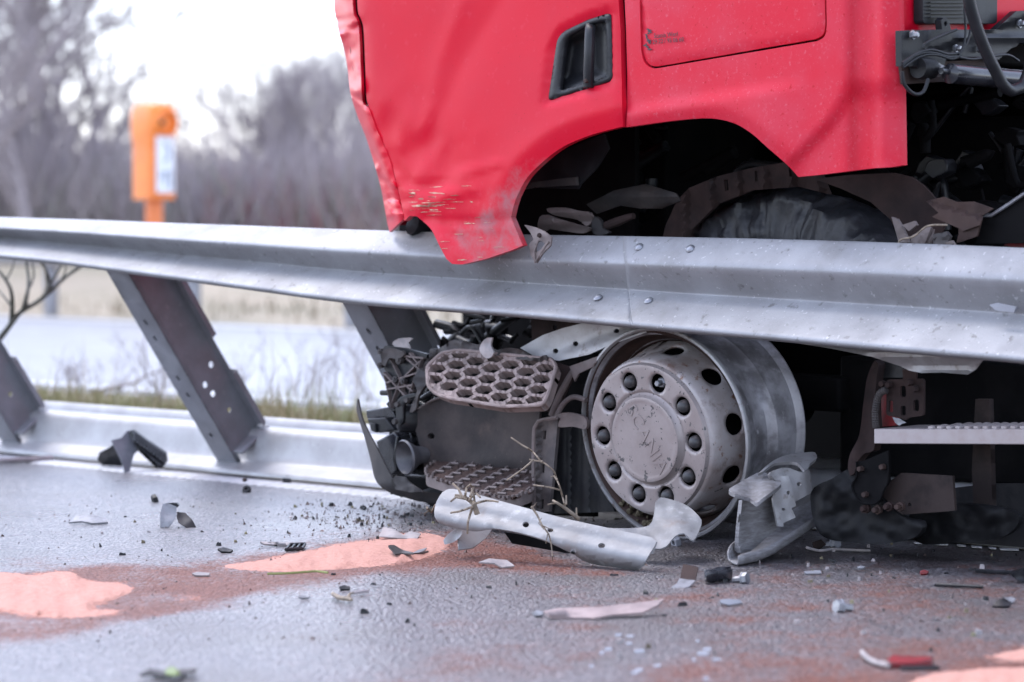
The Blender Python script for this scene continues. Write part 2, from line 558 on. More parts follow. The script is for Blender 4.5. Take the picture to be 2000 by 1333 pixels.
def solid(name, front, F_, N, thick, m, parent=None, sharp=35, bevel=0):
    used = sorted({i for f in F_ for i in f}); mp = {a: b for b, a in enumerate(used)}
    front = [Vector(front[i]) for i in used]
    F_ = [tuple(mp[i] for i in f) for f in F_]
    fs = []
    for f in F_:
        a, b, c = (front[f[0]], front[f[1]], front[f[2]])
        fs.append(f if (b - a).cross(c - a).dot(N) > 0 else tuple(reversed(f)))
    k = len(front)
    vs = front + [p - N * thick for p in front]
    cnt = {}
    for f in fs:
        for i in range(len(f)):
            e = (f[i], f[(i + 1) % len(f)])
            cnt[e] = cnt.get(e, 0) + 1
    allf = list(fs) + [tuple(i + k for i in reversed(f)) for f in fs]
    for (a, b) in cnt:
        if (b, a) not in cnt: allf.append((b, a, a + k, b + k))
    me = bpy.data.meshes.new(name)
    me.from_pydata([tuple(v) for v in vs], [], allf)
    me.update()
    o = link(me, name, m, parent, sharp)
    if bevel: bev(o, bevel)
    return o


def copy_of(o, name, loc, rot=None, parent=None, scale=None):
    c = o.copy(); c.name = name
    col.objects.link(c)
    c.parent = None
    c.location = loc
    if rot is not None: c.rotation_euler = rot
    if scale is not None: c.scale = scale if hasattr(scale, '__len__') else (scale,) * 3
    if parent is not None: adopt(c, parent)
    return c


def align(axis, up=ZUP):
    z = Vector(axis).normalized()
    x = up.cross(z)
    x = x.normalized() if x.length > 1e-4 else z.orthogonal().normalized()
    return Matrix((x, z.cross(x), z)).transposed()


def rnoise(p, s): return noise.noise(Vector(p) * s)


def nz2(x, y, sc_, seed=0):
    return np.array([noise.noise(Vector((a * sc_, b * sc_, seed * 7.31))) for a, b in zip(np.ravel(x), np.ravel(y))])


def text_mesh(body, size, extr):
    cu = bpy.data.curves.new('lettering', 'FONT'); cu.body = body; cu.size = size; cu.extrude = extr
    cu.align_x = 'CENTER'; cu.align_y = 'CENTER'; cu.resolution_u = 3
    ob = bpy.data.objects.new('lettering', cu); col.objects.link(ob)
    dg = bpy.context.evaluated_depsgraph_get()
    me = bpy.data.meshes.new_from_object(ob.evaluated_get(dg))
    bpy.data.objects.remove(ob)
    return me

# ================================================================ ground, roads, verges
def strip(name, s0, s1, t0, t1, z, m, ns=2, nt=2):
    vs = [T(s0 + (s1 - s0) * i / (ns - 1), t0 + (t1 - t0) * j / (nt - 1), z) for i in range(ns) for j in range(nt)]
    fs = [(i * nt + j, (i + 1) * nt + j, (i + 1) * nt + j + 1, i * nt + j + 1) for i in range(ns - 1) for j in range(nt - 1)]
    o = MB().add(vs, fs).build(name, m)
    me = o.data
    if len(me.polygons) and me.polygons[0].normal.z < 0: me.flip_normals()
    o['kind'] = 'structure'
    return o


strip('ground', -900, 900, -1500, 60, -.03, DRYG)
strip('far_carriageway', -300, 300, -9.55, -2.95, -.004, FARROAD)
strip('verge', -300, 300, -60, -9.6, -.012, DRYG)
strip('median_soil', -60, 60, -2.99, -.43, .004, SOIL)
lm = strip('edge_line', -60, 60, -9.3, -9.1, .002, WPAINT)
lm2 = strip('median_edge_line', -60, 60, -3.4, -3.22, .002, WPAINT)

# near carriageway, fine where the powder and oil lie
gs = np.concatenate([np.linspace(-40, -3.3, 12)[:-1], np.arange(-3.3, 4.6, .022), np.linspace(4.6, 60, 12)])
gt = np.concatenate([np.arange(-.44, 3.2, .022), np.linspace(3.2, 14, 10)])
SS, TT = np.meshgrid(gs, gt, indexing='ij')
cw = np.array(CW); ra = np.array(r); na = np.array(n)
PP = cw + SS[..., None] * ra + TT[..., None] * na
wob = np.zeros(SS.shape)
VV = PP.reshape(-1, 3).copy(); VV[:, 2] = 0
X_, Y_ = pix(np.where((VV[:, 1:2] > 3), VV, VV * 0 + np.array([0, 3000, 0])))
stain_poly = [(-300, 1112), (0, 1110), (100, 1104), (200, 1098), (330, 1102), (430, 1088), (600, 1066), (740, 1042), (900, 1036), (1010, 1060), (1150, 1103),
              (1260, 1122), (1150, 1132), (1000, 1122), (900, 1118), (760, 1124), (620, 1146), (510, 1164), (400, 1190), (250, 1222), (100, 1250), (-300, 1280)]
stain_r = [(1240, 1290), (1400, 1235), (1600, 1215), (1800, 1205), (2300, 1190), (2300, 1500), (1100, 1500)]
stain_m = [(1020, 1150), (1300, 1110), (1700, 1100), (2300, 1090), (2300, 1240), (1400, 1250), (1100, 1210)]
stain_l = [(600, 1320), (900, 1230), (1100, 1170), (1300, 1180), (1200, 1333), (800, 1400)]
oil_poly = [(780, 990), (1000, 1000), (1400, 1040), (2300, 1040), (2300, 1150), (1900, 1130), (1500, 1108), (1200, 1092), (950, 1062)]


def field(poly, soft_in, soft_out):
    d = pdist(X_, Y_, poly, True); ins = inpoly(X_, Y_, poly)
    return np.where(ins, .5 + .5 * np.clip(d / soft_in, 0, 1), .5 - .5 * np.clip(d / soft_out, 0, 1))


stain = np.maximum.reduce([field(stain_poly, 16, 40), .82 * field(stain_r, 90, 80), .60 * field(stain_m, 60, 60), .50 * field(stain_l, 60, 100)])
oil = field(oil_poly, 40, 60)
SANDS = [[(430, 1106), (520, 1091), (640, 1066), (740, 1051), (790, 1041), (840, 1041), (880, 1056), (868, 1075), (820, 1094), (720, 1109), (600, 1117), (500, 1117)],
         [(-260, 1130), (0, 1118), (60, 1121), (140, 1115), (165, 1131), (250, 1140), (262, 1154), (225, 1172), (180, 1188), (250, 1191), (200, 1205), (100, 1209), (0, 1197), (-260, 1215)],
         [(1790, 1325), (1900, 1307), (2000, 1302), (2200, 1298), (2300, 1420), (1700, 1420)], [(1920, 1284), (2000, 1266), (2200, 1258), (2200, 1284), (1980, 1292)], [(335, 1168), (370, 1163), (410, 1162), (390, 1168)]]
sand = np.maximum.reduce([field(p_, 6, 14 if i_ < 3 else 24) for i_, p_ in enumerate(SANDS)])
nr_, nc_ = SS.shape
idx = np.arange(nr_ * nc_).reshape(nr_, nc_)
fq = np.stack([idx[:-1, :-1], idx[1:, :-1], idx[1:, 1:], idx[:-1, 1:]], -1).reshape(-1, 4)
me = bpy.data.meshes.new('road')
me.from_pydata(VV.tolist(), [], fq.tolist())
if me.polygons[0].normal.z < 0: me.flip_normals()
for an, arr in (('stain', stain), ('oil', oil), ('sand', sand)):
    a = me.attributes.new(an, 'FLOAT', 'POINT'); a.data.foreach_set('value', arr.astype(np.float32))
o = link(me, 'road', ASPH); o['kind'] = 'structure'

# profiled white line along the foot of the barrier: raised slanted ribs
ms = np.arange(.55, 6.5, .0065); mt = np.linspace(-.385, -.235, 9)
MS, MT = np.meshgrid(ms, mt, indexing='ij')
ph = (MS - MT * .55) * 2 * math.pi / .046
edge = 1 - np.abs((MT - mt.mean()) / (mt[-1] - mt.mean())) ** 4
MZ = -.003 + edge * (.0095 * (.5 + .5 * np.sin(ph)) ** 1.6)
mv = cw + MS[..., None] * ra + (MT + .008 * np.sin(ph))[..., None] * na
mv[..., 2] = MZ
k1, k2 = MS.shape; idx = np.arange(k1 * k2).reshape(k1, k2)
fq = np.stack([idx[:-1, :-1], idx[1:, :-1], idx[1:, 1:], idx[:-1, 1:]], -1).reshape(-1, 4)
me = bpy.data.meshes.new('ribbed_edge_line'); me.from_pydata(mv.reshape(-1, 3).tolist(), [], fq.tolist())
if me.polygons[0].normal.z < 0: me.flip_normals()
o = link(me, 'ribbed_edge_line', WPAINT, sharp=80); o['kind'] = 'structure'

for i, (x0, x1, y0, y1) in enumerate(((1785, 1812, 1058.5, 1059.5), (1822, 1852, 1060, 1061.5), (1868, 1886, 1063, 1064.5), (1896, 1918, 1065.5, 1067), (1930, 1946, 1068, 1069.5), (1952, 1990, 1070, 1072), (2010, 2050, 1074, 1076))):
    o = sheet('worn_line_dash', [(x0, y0), (x1, y0 + 1.5), (x1, y1 + 2.2), (x0 + 3, y1 + 1)], PZ(.006), WPAINT, None, .003, 8)
    o['kind'] = 'structure'

# heaps of pink oil binder
def heap(poly, h, label, seed):
    poly = rs(cr(poly, 10, True), 7)
    rng = random.Random(seed)
    poly = [(x + 5 * noise.noise(Vector((x * .06, y * .06, seed))) + rng.uniform(-1, 1), y + 2.0 * noise.noise(Vector((x * .08, y * .08, seed + 9)))) for x, y in poly]
    o = sheet('binder_sand_patch', poly, PZ(.0), SAND, None, .003, 8,
              bulge=lambda x, y: -.0008 + h * sstep(0, 14, pdist(x, y, poly, True)) * (1 + .9 * nz2(x, y, .03, seed) + .5 * nz2(x, y, .11, seed + 4)), sharp=80)
    return tag(o, label, 'sand patch', 'pink binder sand on the road', 'stuff')


heap([(430, 1106), (520, 1091), (640, 1066), (740, 1051), (790, 1041), (840, 1041), (880, 1056), (868, 1075), (820, 1094), (720, 1109), (600, 1117), (500, 1117)], .007,
     'pale pink binder sand patch spread in front of the torn bumper step', 1)
heap([(-260, 1130), (0, 1118), (60, 1121), (140, 1115), (165, 1131), (250, 1140), (262, 1154), (225, 1172), (180, 1188), (250, 1191), (200, 1205), (100, 1209), (0, 1197), (-260, 1215)], .007,
     'large pale pink binder sand patch with a notched edge beyond the brown stain', 2)
heap([(1790, 1325), (1900, 1307), (2000, 1302), (2200, 1298), (2300, 1420), (1700, 1420)], .007,
     'pale pink binder sand patch beside the red cable piece', 3)
heap([(1920, 1284), (2000, 1266), (2200, 1258), (2200, 1284), (1980, 1292)], .003,
     'thin pink binder sand smear behind the red cable piece', 4)

# ================================================================ crash barrier
def interp(px, xs, ys):
    return float(np.interp(px, xs, ys))


RX = [-900, 0, 283, 700, 1000, 1240, 1500, 1750, 2000, 2900]
TOP = [410, 424, 434, 449, 458, 462, 466, 474, 484, 524]
C1 = [420, 444, 464, 493, 508, 516, 525, 536, 548, 606]
VA = [430, 462, 491, 531, 551, 567, 583, 598, 614, 700]
C2 = [444, 495, 532, 588, 609, 632, 656, 679, 699, 800]
T0X = [-.14, -.07, -.03, .02, .05, .07, .08, .09, .09, .09]
OC1 = [.115, .113, .105, .085, .075, .066, .062, .060, .060, .060]
OVA = [.035, .035, .028, .018, .010, .006, .004, .004, .004, .004]
OC2 = [.17, .17, .158, .142, .135, .128, .126, .125, .125, .125]


def spl(px, ys):
    # smooth interpolation (average of piecewise-linear over a window)
    return sum(interp(px + d, RX, ys) for d in (-110, -66, -22, 22, 66, 110)) / 6


def rail_section(px):
    t0 = spl(px, T0X)
    P = [on(px, spl(px, TOP), PT(t0)), on(px, spl(px, C1), PT(t0 + spl(px, OC1))),
         on(px, spl(px, VA), PT(t0 + spl(px, OVA))), on(px, spl(px, C2), PT(t0 + spl(px, OC2)))]
    te, c1, va, c2 = P
    keys = [te - n * .006 - ZUP * .014, te - n * .004 + ZUP * .001, te + (c1 - te) * .12, te + (c1 - te) * .5, c1 + (te - c1) * .09, c1 + (va - c1) * .08, c1 + (va - c1) * .5,
            va + (c1 - va) * .05, va + (c2 - va) * .04, va + (c2 - va) * .5, c2 + (va - c2) * .14, c2 + ZUP * -.002, c2 - n * .012 - ZUP * .013, c2 - n * .07 - ZUP * .018, c2 - n * .10 - ZUP * .012]
    # corner cutting
    for _ in range(2):
        o_ = [keys[0]]
        for a, b in zip(keys[:-1], keys[1:]): o_ += [a * .75 + b * .25, a * .25 + b * .75]
        keys = o_ + [keys[-1]]
    return keys, P


def beam(x0, x1, step, off, name, parent, m=RAILM, slant=0):
    secs = []
    xs = np.arange(x0, x1 + step * .5, step)
    for px in xs:
        secs.append(rail_section(px)[0])
    k = len(secs[0])
    V = []
    for i, sct in enumerate(secs):
        for j, p in enumerate(sct):
            q = p + n * off
            sl = slant * (j / (k - 1) - .3)
            if i == 0 and slant: q = q - r * sl
            q = q + n * (.0016 * noise.noise(q * 2.2)) + ZUP * (.0016 * noise.noise(q * 2.2 + Vector((9, 0, 0))))
            V.append(q)
    F_ = [(i * k + j, (i + 1) * k + j, (i + 1) * k + j + 1, i * k + j + 1) for i in range(len(secs) - 1) for j in range(k - 1)]
    return solid2(name, V, F_, .0035, m, parent)


def solid2(name, V, F_, th, m, parent, sharp=40):
    me = bpy.data.meshes.new(name); me.from_pydata([tuple(v) for v in V], [], F_)
    bm = bmesh.new(); bm.from_mesh(me); bmesh.ops.recalc_face_normals(bm, faces=bm.faces[:]); bm.to_mesh(me); bm.free()
    o = link(me, name, m, parent, sharp)
    sm = o.modifiers.new('solidify', 'SOLIDIFY'); sm.thickness = th; sm.offset = 0
    return o


barrier = thing('crash_barrier', 'long dented galvanised crash barrier with leaning posts, pushed over under the red truck', 'crash barrier', T(1.0, TBASE - .12, 0))
beam(-900, 1236, 12, 0, 'rail_beam', barrier)
beam(1222, 2900, 12, .0042, 'rail_beam', barrier, slant=.06)

bolt_mb = MB().lathe((0, 0, 0), (0, 0, 1), [(.0, .0075), (.006, .007), (.011, .0045), (.0135, .001), (.0135, -.002)], 16)
bolt0 = None
for (px, py, up_) in ((1250, 486, 1), (1350, 489, 1), (1169, 585, 0), (1268, 591, 0)):
    _, P = rail_section(px)
    a, b = (P[0], P[1]) if up_ else (P[2], P[3])
    nn = r.cross(b - a).normalized()
    if nn.dot(CO - a) < 0: nn = -nn
    p = on(px, py, (a, nn)) + nn * .006
    rot = align(nn).to_euler()
    if bolt0 is None:
        bolt0 = bolt_mb.build('bolt', STEELB); bolt0.location = p; bolt0.rotation_euler = rot; adopt(bolt0, barrier)
    else: copy_of(bolt0, 'bolt', p, rot, barrier)

# base rail lying on the ground
BP = [(TBASE, .002), (TBASE - .004, .016), (TBASE - .012, .020), (TBASE - .07, .040), (TBASE - .085, .052), (TBASE - .105, .130), (TBASE - .118, .150), (TBASE - .135, .158),
      (TBASE - .20, .158), (TBASE - .222, .146), (TBASE - .245, .06), (TBASE - .265, .05), (TBASE - .33, .075), (TBASE - .345, .09), (TBASE - .37, .165), (TBASE - .38, .170)]
for _ in range(1):
    o_ = [BP[0]]
    for a, b in zip(BP[:-1], BP[1:]): o_ += [(a[0] * .75 + b[0] * .25, a[1] * .75 + b[1] * .25), (a[0] * .25 + b[0] * .75, a[1] * .25 + b[1] * .75)]
    BP = o_ + [BP[-1]]
ss = np.arange(-9, 14, .12)
V = []
for s in ss:
    for (t, z) in BP:
        q = T(s, t, z)
        V.append(q + ZUP * (.003 * noise.noise(Vector((s * 1.3, t * 3, 2)))) * (1 if z > .01 else 0) + n * (.006 * noise.noise(Vector((s * .9, 3, 1)))))
k = len(BP)
F_ = [(i * k + j, (i + 1) * k + j, (i + 1) * k + j + 1, i * k + j + 1) for i in range(len(ss) - 1) for j in range(k - 1)]
solid2('base_rail', V, F_, .004, GALV, barrier)

# leaning posts: near flange, web with punched holes, notched far flange
PB = on(437, 902, PT(TBASE - .055))
ax_ = (n * .425 + ZUP * .59).normalized()
pp = (-n * .59 + ZUP * .425).normalized()


def post(ds, length, first):
    B = PB + r * ds
    # local coordinates: u across web (near->far), v along axis
    def L_(u, v, w_=0): return B + pp * u + ax_ * v + r * w_
    WU = .150
    # web plate, built in local 2D with holes
    outl = [(0, .0), (.02, .045), (WU, .045 + .0), (WU, length), (0, length)]
    holes = [circ(.045, .315, .0115, .0115, 12), circ(.108, .355, .0115, .0115, 12), circ(.055, .268, .0115, .0115, 12), circ(.080, .175, .009, .009, 12)]
    pts = rs(outl, .03); E = [(i, (i + 1) % len(pts)) for i in range(len(pts))]
    for h in holes:
        k = len(pts); pts += h; E += [(k + i, k + (i + 1) % len(h)) for i in range(len(h))]
    V, _, F_, *_ = delaunay_2d_cdt([Vector(p) for p in pts], E, [], 0, 1e-6)
    A = np.array([(v.x, v.y) for v in V])
    cen = np.array([A[list(f)].mean(0) for f in F_])
    keep = inpoly(cen[:, 0], cen[:, 1], outl)
    for h in holes: keep &= ~inpoly(cen[:, 0], cen[:, 1], h)
    F2 = [f for f, kk in zip(F_, keep) if kk]
    root = solid('post', [L_(a[0], a[1]) for a in A], F2, -r, .005, ZINC, barrier)
    # near flange with slots
    def plate(name, org, e1, e2, N, outl, holes, th):
        pts = rs(outl, .03); E = [(i, (i + 1) % len(pts)) for i in range(len(pts))]
        for h in holes:
            k = len(pts); pts += h; E += [(k + i, k + (i + 1) % len(h)) for i in range(len(h))]
        V, _, F_, *_ = delaunay_2d_cdt([Vector(p) for p in pts], E, [], 0, 1e-6)
        A = np.array([(v.x, v.y) for v in V])
        cen = np.array([A[list(f)].mean(0) for f in F_])
        keep = inpoly(cen[:, 0], cen[:, 1], outl)
        for h in holes: keep &= ~inpoly(cen[:, 0], cen[:, 1], h)
        return solid(name, [org + e1 * a[0] + e2 * a[1] for a in A], [f for f, kk in zip(F_, keep) if kk], N, th, ZINC, root)
    slots = [circ(.060, v, .009, .013, 8) for v in (.12, .30, .375, .55, .62)]
    plate('near_flange', B, r, ax_, -pp, [(0.0, -.035), (.055, -.05), (.110, -.028), (.112, length), (0, length)], slots, .005)
    plate('near_flange_back', B + pp * .014, r, ax_, -pp, [(0.0, -.02), (.106, -.02), (.106, length), (0, length)], [], .003)
    fo = [(0, .05), (.045, .06), (.052, .07), (.052, .30), (.02, .305), (.02, .45), (.052, .455), (.052, length), (0, length)]
    plate('far_flange', B + pp * WU, -r, ax_, -pp, fo, [], .005)
    f2 = [(0, .06), (.016, .06), (.016, .30), (0, .305), (0, .45), (.016, .455), (.016, length), (0, length)]
    f2a = [(0, .065), (.016, .06), (.016, .30), (0, .295)]
    plate('flange_lip', B + pp * WU - r * .052, -pp, ax_, r, f2a, [], .004)
    plate('flange_lip', B + pp * WU - r * .052, -pp, ax_, r, [(0, .46), (.016, .455), (.016, length), (0, length)], [], .004)
    # bent foot plate where the post meets the base rail
    MB().box(B + pp * (WU * .55) + ax_ * .042 - r * .02, (.075, .006, .03), (pp, ax_, r)).build('foot_plate', ZINC, root, bevel=.003)
    return root


post(-.075, .85, True)
post(1.19, .85, False)
post(-1.18, .85, False)

# spacer straps hanging under the beam
sheet('spacer_strap', [(1016, 680), (1060, 655), (1100, 641), (1132, 633), (1180, 618), (1260, 612), (1262, 650), (1192, 674), (1150, 693), (1092, 705), (1050, 700)], PT(.02), GALVD, barrier, .005, 9,
      holes=(circ(1124, 672, 5.5, 5), circ(1085, 686, 5.5, 5), circ(1204, 647, 5.5, 4.5)),
      bulge=lambda x, y: .018 * sstep(0, 26, (y - (700 - (x - 1030) * .33))) + .004 * nz2(x, y, .03, 3))
sheet('spacer_strap', [(1522, 640), (1662, 655), (1937, 690), (1930, 699), (1917, 706), (1905, 722), (1889, 732), (1840, 728), (1800, 729), (1775, 724), (1759, 716), (1702, 697), (1621, 681), (1540, 668), (1524, 660)], PT(.09), GALVD, barrier, .005, 10,
      holes=(circ(1694, 674, 6, 4), circ(1744, 680, 6.5, 4.5), circ(1844, 694, 6.5, 4)),
      bulge=lambda x, y: .012 * np.sin((y - 680) * .12) + .004 * nz2(x, y, .03, 5))
sheet('rail_clip', [(1932, 596), (1946, 592), (1985, 600), (1980, 611), (1945, 607)], PT(.16), ZINC, barrier, .008, 8)

# ================================================================ the truck
TC = .175
truck = thing('truck', 'wrecked red truck cab hanging over the crash barrier, tyreless front wheel on the road', 'truck', T(0, -1.0, 0))

arch_front = cr([(998, 425), (1004, 400), (1012, 379), (1030, 347), (1061, 316), (1102, 286), (1158, 263), (1219, 247)], 8)
flap = cr([(830, 436), (843, 450), (859, 482), (872, 506)], 6) + [(883, 516), (903, 517), (950, 506), (1000, 489), (1021, 480)]
gap_l = cr([(697, -10), (700, 28), (709, 49), (713, 121), (715, 182), (717, 199)], 8)
crease_l = cr([(717, 199), (741, 263), (761, 308), (774, 356), (786, 409), (790, 432)], 8)
gap_r = [(1208, -260), (1208, 0), (1212, 61), (1214, 150), (1215, 211), (1217, 248)]
silh = cr([(640, -260), (652, 0), (658, 40), (661, 61), (671, 93), (679, 134), (685, 184), (700, 232), (717, 275), (741, 356), (751, 405), (757, 439), (761, 454)], 8)

bez = rnd([(1070, 198), (1197, 158), (1193, 25), (1150, 38), (1100, 62), (1088, 78)], 10)
hole_h = [(1138 + (x - 1138) * .88, 113 + (y - 113) * .90) for x, y in rnd([(1070, 198), (1197, 158), (1193, 25), (1150, 38), (1100, 62), (1088, 78)], 10)]
surround = rnd([(1056, 213), (1204, 172), (1199, 12), (1150, 26), (1090, 55), (1072, 85)], 14)
rec = rnd([(1093, 178), (1186, 150), (1184, 41), (1150, 50), (1112, 70), (1104, 84)], 8)

door_out = [(672, -260)] + [(690, -120)] + gap_l + crease_l[1:] + [(800, 422), (814, 423)] + flap + arch_front[0:-1] + list(reversed(gap_r))


CREASES = [([(660, 62), (690, 55), (706, 50)], 9, -.014), ([(662, 70), (680, 100), (700, 140), (709, 180)], 8, .012), ([(668, 95), (684, 150), (690, 186)], 7, -.010), ([(685, 184), (705, 195), (717, 205)], 9, -.020),
           ([(700, 232), (722, 262), (742, 300), (757, 345)], 9, .014), ([(717, 275), (738, 310), (756, 360), (768, 410)], 8, -.014), ([(735, 330), (757, 350), (772, 365)], 7, .010), ([(741, 356), (756, 385), (764, 425)], 7, .014),
           ([(748, 392), (768, 386), (782, 392)], 7, -.012), ([(753, 425), (770, 418), (788, 420)], 6, .010)]
CREASED = [([(820, 428), (880, 432), (940, 433), (995, 428)], 9, -.008), ([(895, 338), (930, 330), (975, 319)], 14, .005), ([(780, 330), (800, 360), (830, 366), (870, 356)], 10, -.006), ([(790, 408), (830, 400), (880, 380), (930, 372)], 11, .005),
           ([(860, 440), (900, 470), (930, 505)], 10, -.005), ([(790, 372), (815, 384), (845, 383)], 8, .005), ([(880, 360), (925, 385), (930, 420)], 14, -.004), ([(905, 0), (860, 120), (830, 250)], 40, .004), ([(1000, -40), (900, 130), (840, 260)], 60, -.004)]


def door_relief(x, y):
    d = pdist(x, y, arch_front)
    b = -.010 * np.clip((42 - d) / 42, 0, 1) ** 1.3 + .013 * np.exp(-np.clip(d - 42, 0, 400) / 45.) * (d > 42) + .013 * (d <= 42)
    far = sstep(0, 60, 470 - y)
    b = b * far
    # flap bends outwards over the rail
    b += .012 * sstep(420, 510, y)
    # surround of the handle
    ins = inpoly(x, y, surround); ds = pdist(x, y, surround, True)
    b += np.where(ins, -.010 * sstep(0, 11, ds), 0)
    # shallow body line
    b += .006 * sstep(-30, 30, (y - 345) + (x - 900) * .24) * sstep(1010, 880, x) * sstep(860, 900, x + 40)
    # crumpling towards the front lower corner
    q = sstep(250, 60, np.hypot((x - 770) * 1.0, (y - 380) * .9))
    b += q * (.006 * nz2(x, y, .016, 1) + .009 * (.3 - np.abs(nz2(x * 1.6, y * .7 + x * .4, .016, 22))) + .0015 * nz2(x, y, .045, 2))
    b += .004 * nz2(x, y, .006, 5)
    for (pl_, w_, a_) in CREASED: b += a_ * np.clip(1 - pdist(x, y, pl_) / w_, 0, 1) ** (1 if w_ < 12 else 2)
    # wide diagonal fold in the door skin
    b += .008 * sstep(-110, 110, (x - 890) * .80 + (y - 230) * .60)
    # roll the skin in along the front shut line and crease
    dl = pdist(x, y, gap_l + crease_l)
    b -= .010 * np.exp(-dl / 9.)
    dr = pdist(x, y, gap_r)
    b -= .004 * np.exp(-dr / 4.)
    return b


def door_dust(x, y):
    d = pdist(x, y, arch_front)
    a = .80 * sstep(80, 5, d) * sstep(260, 340, y) + .55 * sstep(130, 40, np.hypot(x - 955, (y - 480) * 1.2)) + .25 * sstep(330, 480, y)
    return np.clip(a, 0, 1)


door = sheet('cab_door', door_out, PT(TC), RED, truck, .02, 11, bulge=door_relief, holes=(hole_h,), sharp=60, attrs={'dust': door_dust})

# wrapped front corner, crumpled
corner_out = silh + cr([(761, 454), (772, 443), (784, 432), (798, 421)], 6)[1:] + [(790, 432)] + list(reversed([(p[0] - (9 if p[1] < 205 else 1), p[1]) for p in gap_l + crease_l[1:-1]])) + [(681, -120), (664, -260)]


def corner_relief(x, y):
    e = np.interp(y, [p[1] for p in silh], [p[0] for p in silh])
    g = np.interp(y, [p[1] for p in gap_l + crease_l[1:]], [p[0] - 5 for p in gap_l + crease_l[1:]])
    u = np.clip((g - x) / np.maximum(g - e, 8), 0, 1)
    b = -.11 * u ** 1.5 - .008
    k = nz2(x, y, .035, 11); k2 = nz2(x, y, .09, 12)
    b += .010 * k * u + .020 * (.35 - np.abs(nz2(x, y * 1.3 + x * .5, .022, 15))) * (.3 + .7 * u) + .002 * k2
    for (pl_, w_, a_) in CREASES: b += a_ * np.clip(1 - pdist(x, y, pl_) / w_, 0, 1)
    for (cx, cy, a) in ((665, 70, .03), (690, 185, .035), (735, 330, .025), (760, 415, .03)):
        b += 1.3 * a * np.exp(-np.abs(y - cy + (x - cx) * .8) / 14.) * u
    return b


sheet('corner_panel', corner_out, PT(TC), RED, truck, .012, 6, bulge=corner_relief, sharp=40)
# front of the cab and what closes it behind the corner
pc0 = on(656, -260, PT(TC - .14)); pc1 = on(760, 440, PT(TC - .14))
fv = []
for j in range(8):
    q = pc0.lerp(pc1, j / 7)
    for i in range(6):
        fv.append(q - n * (2.3 * i / 5) + r * (.10 * math.sin(math.pi * i / 5) + .015 * noise.noise(Vector((i, j, 4)))))
MB().add(fv, [(a * 6 + b, a * 6 + b + 1, (a + 1) * 6 + b + 1, (a + 1) * 6 + b) for a in range(7) for b in range(5)]).build('cab_front', RED, truck, 60)
# dark cavity in the bumper corner
MB().tube([on(805, 440, PT(.05)), on(820, 446, PT(.02)), on(826, 452, PT(-.2))], [.03, .035, .035], 10).build('bumper_bracket', BLK, truck)
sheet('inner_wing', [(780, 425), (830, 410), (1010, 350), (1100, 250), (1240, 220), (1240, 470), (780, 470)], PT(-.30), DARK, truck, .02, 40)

# upper cab above the waist, one closed shell up to the roof
cs0, cs1 = ST(on(1752, -255, PT(TC)))[0], ST(on(664, -255, PT(TC)))[0]
zc = on(1200, -255, PT(TC)).z
vs = []
for (z, inset, fr_) in ((zc, 0, 0), (zc + .45, .02, .06), (zc + 1.25, .06, .22), (zc + 1.5, .18, .45), (zc + 1.55, .5, .8)):
    vs += [T(cs0 + inset * .3, TC - .005 - inset, z), T(cs1 - fr_, TC - .005 - inset, z), T(cs1 - fr_, TC - 2.45 + inset, z), T(cs0 + inset * .3, TC - 2.45 + inset, z)]
MB().add(vs, [(i * 4 + j, i * 4 + (j + 1) % 4, (i + 1) * 4 + (j + 1) % 4, (i + 1) * 4 + j) for i in range(4) for j in range(4)] + [(16, 17, 18, 19), (3, 2, 1, 0)]).build('upper_cab', RED, truck, bevel=.03)

# side panel behind the door
arch_rear = cr([(1223, 249), (1300, 238), (1361, 232), (1401, 233), (1438, 243), (1470, 263), (1498, 288), (1527, 313), (1543, 328), (1559, 346)], 8)
hatch = [(1252, -240), (1252, 0), (1255, 95)] + cr([(1255, 95), (1259, 113), (1266, 124), (1277, 130), (1292, 129)], 5)[1:] + [(1592, 77)] + cr([(1592, 77), (1604, 71), (1610, 62), (1612, 48)], 5)[1:] + [(1611, 0), (1610, -240)]
hgap = [(x + (-3 if x < 1300 else 3), y + (4 if y > 60 else 0)) for x, y in hatch]
side_out = [(1220, -260), (1220, 0), (1223, 61), (1225, 150), (1225, 211)] + arch_rear + [(1600, 342), (1648, 336), (1705, 329), (1741, 327), (1763, 323), (1760, 142), (1756, 0), (1750, -260)]
fold = [(1652, 186), (1640, 214), (1622, 240), (1543, 322)]


def side_relief(x, y):
    d = pdist(x, y, arch_rear)
    b = -.010 * np.clip((26 - d) / 26, 0, 1) ** 1.4
    # body line rising to the rear
    ln = y - (207 - (x - 1223) * .155)
    b += .009 * sstep(-4, 22, ln) * sstep(1600, 1480, x)
    # fold above the rear of the arch: outside of it lies deeper
    fx = np.interp(y, [186, 214, 240, 322], [1652, 1640, 1622, 1543])
    sd_ = (x - fx)
    b += -.016 * sstep(-12, 14, sd_) * sstep(150, 200, y) - .008 * sstep(-10, 40, x - 1650)
    # ribs of the rear corner
    b += -.020 * sstep(1655, 1672, x) + .016 * sstep(1690, 1722, x) - .010 * sstep(1729, 1737, x) - .02 * sstep(1737, 1765, x)
    b += -.004 * np.exp(-pdist(x, y, [(1220, -260), (1220, 0), (1225, 150), (1225, 249)]) / 4.)
    b += .002 * nz2(x, y, .008, 8)
    return b


